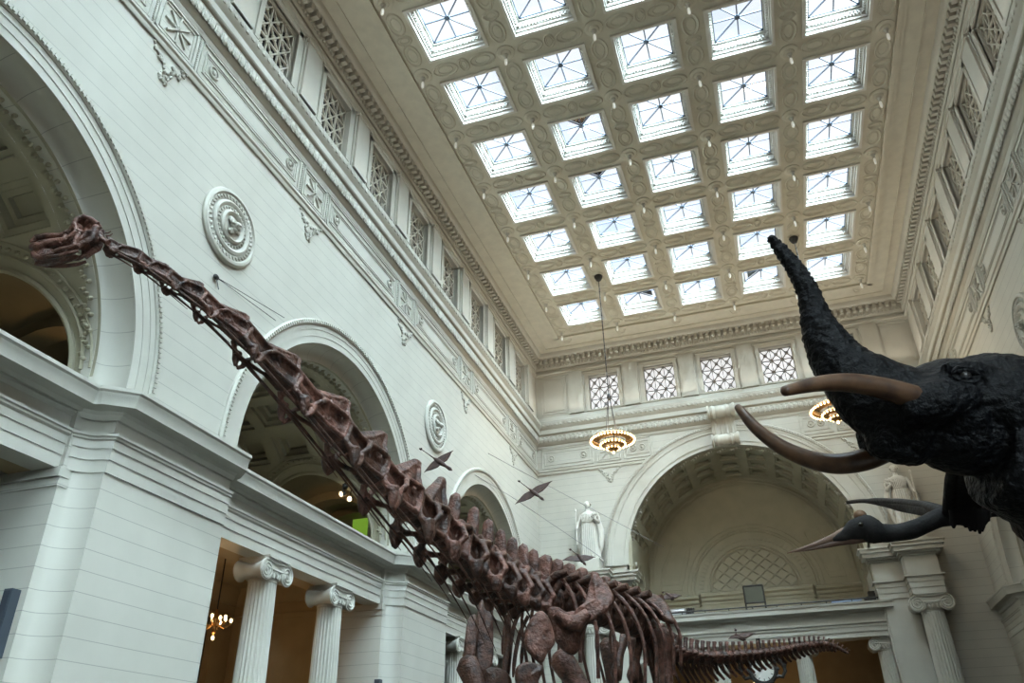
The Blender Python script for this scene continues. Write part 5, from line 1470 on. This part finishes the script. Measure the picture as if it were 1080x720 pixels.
# tusks
def tusk(px, lat0, lat1, r0, r1):
    n = len(px); pts = [sgp(u, v, lat0 + (lat1 - lat0) * i / (n - 1)) for i, (u, v) in enumerate(px)]
    P3, R3 = [], []
    for k in range(41):
        t = k / 40; P3.append(spl(pts, t)); R3.append(r0 + (r1 - r0) * t ** 1.3)
    P3.append(P3[-1] + (P3[-1] - P3[-2]).normalized() * r1 * .7); R3.append(r1 * .3)
    b = MB(); b.tube(P3, R3, 18); return b.build('tusk', m_ivory, ele, smooth=70)
tusk([(1005, 436), (982, 425), (955, 416), (925, 408), (895, 403.5), (868, 404), (845, 408), (827, 412.5)], -.28, -.60, .098, .035)
tusk([(955, 463), (935, 474), (910, 485), (880, 489), (850, 483), (822, 470), (798, 452), (784, 436), (778, 429)], .28, .72, .10, .03)
# eyes
for d in (-1, 1):
    p = sgp(1018, 396, -.432) if d < 0 else EP(.27, .40, 4.17)
    b = MB(); b.ell(p, (.045, .03, .036), MS, 12, 8); eye_ = b.build('eye', nmat('eye_gloss', (.01, .009, .008), .35), ele)
    b = MB()
    for (dz, s) in ((.034, 1), (-.03, -1), (.065, 1), (-.06, -1)):
        b.tube([p + EF * (.10 * math.cos(t)) - ER_ * (.012 * d * -1) * (1 if False else -1) * d + V((0, 0, dz * math.sin(t) * 1.0)) for t in lin(0.1, pi - .1, 10)], [.006 + .012 * math.sin(t) for t in lin(0.1, pi - .1, 10)], 6)
    b.build('eyelid', m_hide, ele).parent = eye_
# ears swept back behind the head
for d in (-1, 1):
    b = MB(); rings = []
    for i in range(15):
        t = i / 14; row = []
        for j in range(13):
            s = j / 12
            a = 1.12 + .95 * t * (1 - .25 * abs(s - .5)); z = 4.45 - 1.35 * s * (1 - .15 * t) + .12 * math.sin(t * 3)
            l = d * (.46 + .55 * math.sin(t * pi / 2) + .07 * math.sin(s * 9 + t * 4))
            row.append((a, l, z))
        rings.append([EP(*q) for q in row] + [EP(q[0], q[1] - d * .045, q[2]) for q in row[::-1]])
    b.loft(rings); b.build('ear', m_hide, ele, smooth=60)
# plinth it stands on
b = MB(); a0, a1 = -1.2, 5.6
for (e, z0, z1) in ((.1, 0, .2), (0, .2, PED - .12), (.08, PED - .12, PED)):
    q = [EP(a0 - e, -1.6 - e, 0), EP(a1 + e, -1.6 - e, 0), EP(a1 + e, 1.6 + e, 0), EP(a0 - e, 1.6 + e, 0)]
    b.loft([[p + V((0, 0, z0)) for p in q], [p + V((0, 0, z1)) for p in q]])
o = b.build('plinth', m_floor, org=EP(2, 0, 0), smooth=0); tag(o, 'low stone plinth under the black elephant, just below the photo', 'plinth')

# ------------------------------------------------------------------ great pterosaur
m_ptero = nmat('pterosaur_skin', (.040, .038, .037), .6, spec=.18, col2=(.010, .010, .011), nscale=2.2, bump=.5, bscale=12, dist=.03)
m_dkp = nmat('pterosaur_dark', (.012, .011, .011), .7, spec=.1, col2=(.01, .009, .009), nscale=3, bump=.6, bscale=9, dist=.03)
m_beak = nmat('pterosaur_beak', (.33, .22, .155), .4, col2=(.16, .085, .06), nscale=1.2)
m_crest = nmat('pterosaur_crest', (.28, .16, .07), .5, col2=(.12, .05, .03), nscale=3)
YQ = 16.0
def Qp(u, v, dy=0.0): return at(u, v, YQ + dy)
kq = pxm(Qp(950, 555))
pt_ = thing('hanging_giant_pterosaur', Qp(1015, 545), 'large dark pterosaur with a long pale pointed beak, flying behind the elephant', 'pterosaur')
def tapered(mb, px, n=18, flat=.6):
    P = [Qp(u, v, dy) for u, v, r, dy in px]; R = [r / kq for u, v, r, dy in px]
    P3 = [spl(P, k / 40) for k in range(41)]
    R3 = []
    for k in range(41):
        x = k / 40 * (len(R) - 1); i = min(int(x), len(R) - 2); s = x - i; s = s * s * (3 - 2 * s); R3.append(R[i] + (R[i + 1] - R[i]) * s)
    mb.tube(P3, R3, n, flat, upv=(0, 0, 1)); return mb
b = MB(); tapered(b, [(878, 568.5, 3, 0), (890, 565, 6.5, 0), (902, 559, 11.5, 0), (913, 557, 15, 0), (922, 560, 13.5, 0), (932, 562, 10, 0), (945, 561.5, 9, 0), (960, 559, 9.5, 0), (975, 553, 9, 0), (988, 547, 9.5, .0), (1000, 544, 10.5, .0), (1014, 542, 10, .1), (1030, 541, 8, .2), (1044, 542, 4, .3)], 20, .75)
b.build('body', m_ptero, pt_, smooth=70)
b = MB(); tapered(b, [(830, 583.2, .5, 0), (850, 577.2, 2.0, 0), (872, 569.5, 3.6, 0), (893, 561, 6, 0), (905, 556, 5, 0)], 14, .6); b.build('upper_beak', m_beak, pt_, smooth=70)
b = MB(); tapered(b, [(838, 581.6, .6, 0), (858, 578, 1.9, 0), (880, 573, 3.2, 0), (900, 569, 4.5, 0), (918, 567, 4, 0)], 14, .55); b.build('lower_beak', nmat('lower_beak', (.15, .085, .06), .45, col2=(.06, .03, .025), nscale=2), pt_, smooth=70)
b = MB(); b.ell(Qp(907.5, 544), (7 / kq, .09, 6.5 / kq), Matrix.Rotation(.35, 3, 'Y'), 14, 10); b.build('crest', m_crest, pt_)
b = MB(); b.ell(Qp(908, 553, -.2), (.05, .04, .045), None, 10, 8); b.build('eye', nmat('ptero_eye', (.02, .015, .01), .2), pt_)
def membrane(mb, top, bot, th, n=24):
    """rows between a leading and a trailing edge, closed to a thin solid"""
    A = [spl(top, k / n) for k in range(n + 1)]; B = [spl(bot, k / n) for k in range(n + 1)]; rings = []
    for p, q in zip(A, B):
        m = p.lerp(q, .5); nn = (q - p).cross(V((.2, 1, .1))).normalized()
        rings.append([p, p.lerp(q, .3) + nn * th, m + nn * th, p.lerp(q, .8) + nn * th * .7, q, p.lerp(q, .8) - nn * th * .7, m - nn * th, p.lerp(q, .3) - nn * th])
    mb.loft(rings)
b = MB()
membrane(b, [Qp(996, 541, 0), Qp(975, 532.5, .7), Qp(948, 528.5, 1.7), Qp(922, 526.5, 2.7), Qp(908, 527, 3.5), Qp(893, 529.5, 4.2)], [Qp(990, 548, .2), Qp(968, 543, .9), Qp(948, 539, 1.8), Qp(930, 533.5, 2.7), Qp(913, 529.5, 3.5), Qp(894, 530, 4.2)], .05)
b.tube([Qp(1000, 543, 0), Qp(978, 534, .7), Qp(950, 529.5, 1.7), Qp(924, 527.5, 2.7), Qp(893, 529, 4.2)], [.15, .10, .08, .06, .02], 10)
b.build('wing', m_ptero, pt_, smooth=70)
b = MB()
membrane(b, [Qp(1004, 552, -.0), Qp(1002, 535, -.4), Qp(1004, 508, -1.2), Qp(1010, 470, -2.4), Qp(1030, 420, -3.6)], [Qp(1046, 544, .2), Qp(1036, 536, -.3), Qp(1029, 512, -1.1), Qp(1034, 475, -2.3), Qp(1044, 425, -3.5)], .10)
rq = random.Random(8)
for k in range(15):                                       # ragged fringe along the trailing edge
    u = 1005 + 2.5 * k; v = 548 + 1.5 * math.sin(k * 1.7); ln = [9, 4, 6, 5, 4, 7, 9, 13, 10, 12, 8, 15, 11, 6, 4][k]
    b.tube([Qp(u, v - 10, -.45), Qp(u + .6, v + ln * .45, -.45), Qp(u + .9, v + ln, -.45)], [.07, .06, .02], 7, .7)
b.tube([Qp(1002, 540, -.1), Qp(1003, 508, -1.2), Qp(1010, 470, -2.4), Qp(1030, 420, -3.6)], [.14, .11, .09, .06], 10)
b.build('wing', m_dkp, pt_, smooth=70)
b = MB(); membrane(b, [Qp(1030, 518, .2), Qp(1036, 516, .25), Qp(1043, 519, .3)], [Qp(1030, 545, .25), Qp(1040, 542, .3), Qp(1047, 540, .3)], .05, 8); b.build('tail_flap', nmat('brown_skin', (.09, .04, .03), .6), pt_, smooth=60)
for dv in (0, 2.5):
    b = MB(); tapered(b, [(1034, 545 - dv, 3, .3), (1046, 543.5 - dv * .5, 1.6, .4), (1066, 543.5 + dv * .3, .8, .5)], 8, 1); b.build('leg', m_dkp, pt_)
# hanging wires
for (u, v) in ():
    p = Qp(u, v); b = MB(); b.tube([p, V((p.x, p.y, ZC))], .006, 5)
    o = b.build('hanging_wire', m_cable, org=V((p.x, p.y, ZC))); tag(o, 'thin steel wire holding the %s of the great pterosaur' % ('neck' if u < 1000 else 'body'), 'wire', 'steel suspension wires')

# ------------------------------------------------------------------ small pterosaurs
m_sp = nmat('small_pterosaur', (.075, .035, .025), .6, col2=(.03, .016, .014), nscale=8)
def small(label, y, bodyp, wl, wr, head, tail, dyl=-.2, dyr=.2, bend=.0):
    B = at(*bodyp, y); k = pxm(B)
    root = thing('hanging_pterosaur', B, label, 'pterosaur', 'small flying pterosaurs')
    H = at(*head, y - .1); T = at(*tail, y + .15)
    b = MB(); d = (H - B).normalized()
    P = [B - d * .32, B - d * .1, B + d * .12, B.lerp(H, .5), H - d * .12, H]
    b.tube(P, [.03, .09, .09, .05, .065, .012], 10); b.build('body', m_sp, root, smooth=70)
    b = MB(); a = B - d * .25; b.tube([a, a.lerp(T, .5), T], [.03, .016, .014], 6); e = (T - a).normalized()
    s = e.cross(V((0, 1, 0))).normalized()
    b.loft([[T - e * .02 + V((0, .012, 0)), T - e * .02 - V((0, .012, 0))] + [T + e * .1 + s * .05], [T + e * .06 + V((0, .012, 0)), T + e * .06 - V((0, .012, 0)), T + e * .16 + s * .01]]); b.ell(T + e * .05, (.05, .02, .05), None, 8, 5)
    b.build('tail', m_sp, root)
    for (w, dy) in ((wl, dyl), (wr, dyr)):
        W = at(*w, y + dy); L = (W - B).length; up = V((0, 0, 1)) * bend * L
        tr = -d * (.26 * L + .12)
        top = [B + d * .1, B.lerp(W, .33) + d * .14 + up, B.lerp(W, .62) + d * .08 + up * .9, B.lerp(W, .85) + up * .4, W]
        bot = [B - d * .22, B.lerp(W, .33) + tr * .65 + up, B.lerp(W, .62) + tr * .42 + up * .9, B.lerp(W, .85) + tr * .2 + up * .4, W + (W - B).normalized() * .01]
        b = MB(); membrane(b, top, bot, .016, 16); b.tube(top, [.035, .03, .025, .018, .008], 6); b.build('wing', m_sp, root, smooth=60)
small('small brown pterosaur flying below the farther wall medallion', 24.0, (463.5, 487), (447.5, 498), (478, 475), (477, 496), (445, 474))
small('small brown pterosaur flying high in the far left corner of the hall', 32.0, (563.5, 519.5), (543.5, 531.5), (582.5, 507), (574, 527.5), (548.5, 508))
small('small dark pterosaur gliding in front of the left statue plinth', 34.0, (613, 589.5), (593, 591), (628, 587.5), (618, 596), (602.5, 580), -.3, .3, .05)
small('small black pterosaur gliding above the tail, before the balcony beam', 33.0, (782, 672.5), (768.5, 673.5), (797, 668), (787, 675), (776, 665.5), -.3, .3, .1)
small('small brown pterosaur gliding above the pelvis, before the end wall', 34.0, (707.5, 629.5), (697, 633), (719, 628), (711, 632.5), (701, 625), -.3, .3, .1)

# ------------------------------------------------------------------ cables
def wire(pts, r, label):
    b = MB(); b.tube(pts, r, 5); o = b.build('suspension_cable', m_cable, org=pts[0]); tag(o, label, 'cable', 'steel cables across the hall')
wa = onx_ = lambda u, v, x: CAMP + (FW + (u - 540) / CF * RT - (v - 360) / CF * UP) * ((x - CAMP.x) / (FW + (u - 540) / CF * RT - (v - 360) / CF * UP).x)
wire([wa(515, 478, -10.46), at(580, 513, 37.5), at(644, 547, 37.0), at(700, 577, 36.0)], .014, 'upper thin steel cable slanting across the far left corner')
wire([wa(500, 500, -10.46), at(540, 524, 35.5), at(607, 569, 36.0), at(640, 592, 36.5)], .014, 'lower thin steel cable slanting past the left statue')
A_ = wa(228, 292, -10.44)
b = MB(); b.ell(A_, (.05, .1, .07), None, 8, 6); b.tube([A_, A_ + V((.1, .05, -.35))], .014, 5); b.tube([A_, wa(291, 338, -10.4)], .009, 5); b.tube([A_, wa(300, 335, -10.4)], .009, 5)
o = b.build('cable_anchor', m_iron, org=A_); tag(o, 'small dark cable anchor on the left wall below the medallion', 'anchor')
# ------------------------------------------------------------------ light
w = bpy.data.worlds.new('sky'); SC.world = w; w.use_nodes = True
nt = w.node_tree; nt.nodes.clear(); N = nt.nodes; L = nt.links
o = N.new('ShaderNodeOutputWorld'); bg = N.new('ShaderNodeBackground'); L.new(bg.outputs[0], o.inputs[0])
tc = N.new('ShaderNodeTexCoord'); no = N.new('ShaderNodeTexNoise'); no.inputs['Scale'].default_value = 3.2; no.inputs['Detail'].default_value = 5
L.new(tc.outputs['Generated'], no.inputs['Vector'])
rp = N.new('ShaderNodeValToRGB'); L.new(no.outputs['Fac'], rp.inputs['Fac'])
rp.color_ramp.elements[0].position = .38; rp.color_ramp.elements[0].color = (.60, .76, 1.0, 1)
rp.color_ramp.elements[1].position = .55; rp.color_ramp.elements[1].color = (1, 1, 1, 1)
L.new(rp.outputs[0], bg.inputs['Color']); bg.inputs['Strength'].default_value = 1.15
def sun(name, d, st, ang, col):
    l = bpy.data.lights.new(name, 'SUN'); l.energy = st; l.angle = ang; l.color = col
    o = bpy.data.objects.new(name, l); COL.objects.link(o); o.rotation_euler = V(d).to_track_quat('-Z', 'Y').to_euler(); o.location = (0, 15, 40)
    return o
sun('bright_sky', (-.56, .44, -.70), 70.0, 1.35, (.74, .92, 1.0))
sun('soft_sky', (-.05, .1, -1), 6.0, 2.2, (.82, .95, 1.0))

# added fill light without fixtures on the cornice ledges, brightening attic and ceiling
def ledge_fill(name, loc, tgt, sx, sy, pw, col=(1, .91, .78)):
    l = bpy.data.lights.new(name, 'AREA'); l.shape = 'RECTANGLE'; l.size = sx; l.size_y = sy; l.energy = pw; l.color = col
    o = bpy.data.objects.new(name, l); COL.objects.link(o); d = (V(tgt) - V(loc)).normalized()
    z = -d; x = V((0, 1, 0)) if abs(d.y) < .3 else V((1, 0, 0)); y = z.cross(x).normalized(); x = y.cross(z)
    m = Matrix((x, y, z)).transposed().to_4x4(); m.translation = V(loc); o.matrix_world = m
ledge_fill('ledge_fill_light', (-10.15, 16, 20.62), (-4, 16, 26), 48, .2, 165)
ledge_fill('ledge_fill_light', (10.15, 16, 20.62), (4, 16, 26), 48, .2, 165)
ledge_fill('ledge_fill_light', (0, YE - .42, 20.62), (0, YE - 6, 26), 20, .2, 150)
# ------------------------------------------------------------------ settings
SC.view_settings.view_transform = 'Standard'; SC.view_settings.look = 'None'
SC.view_settings.gamma = 1; SC.view_settings.use_curve_mapping = False
SC.view_settings.exposure = 0.0
cyc = SC.cycles
cyc.use_denoising = True
try: cyc.denoiser = 'OPENIMAGEDENOISE'
except Exception: pass
cyc.max_bounces = 8; cyc.diffuse_bounces = 1; cyc.glossy_bounces = 3; cyc.transparent_max_bounces = 8
cyc.caustics_reflective = False; cyc.caustics_refractive = False
cyc.sample_clamp_indirect = 6
for o in bpy.data.objects:
    if '_o' in o: del o['_o']
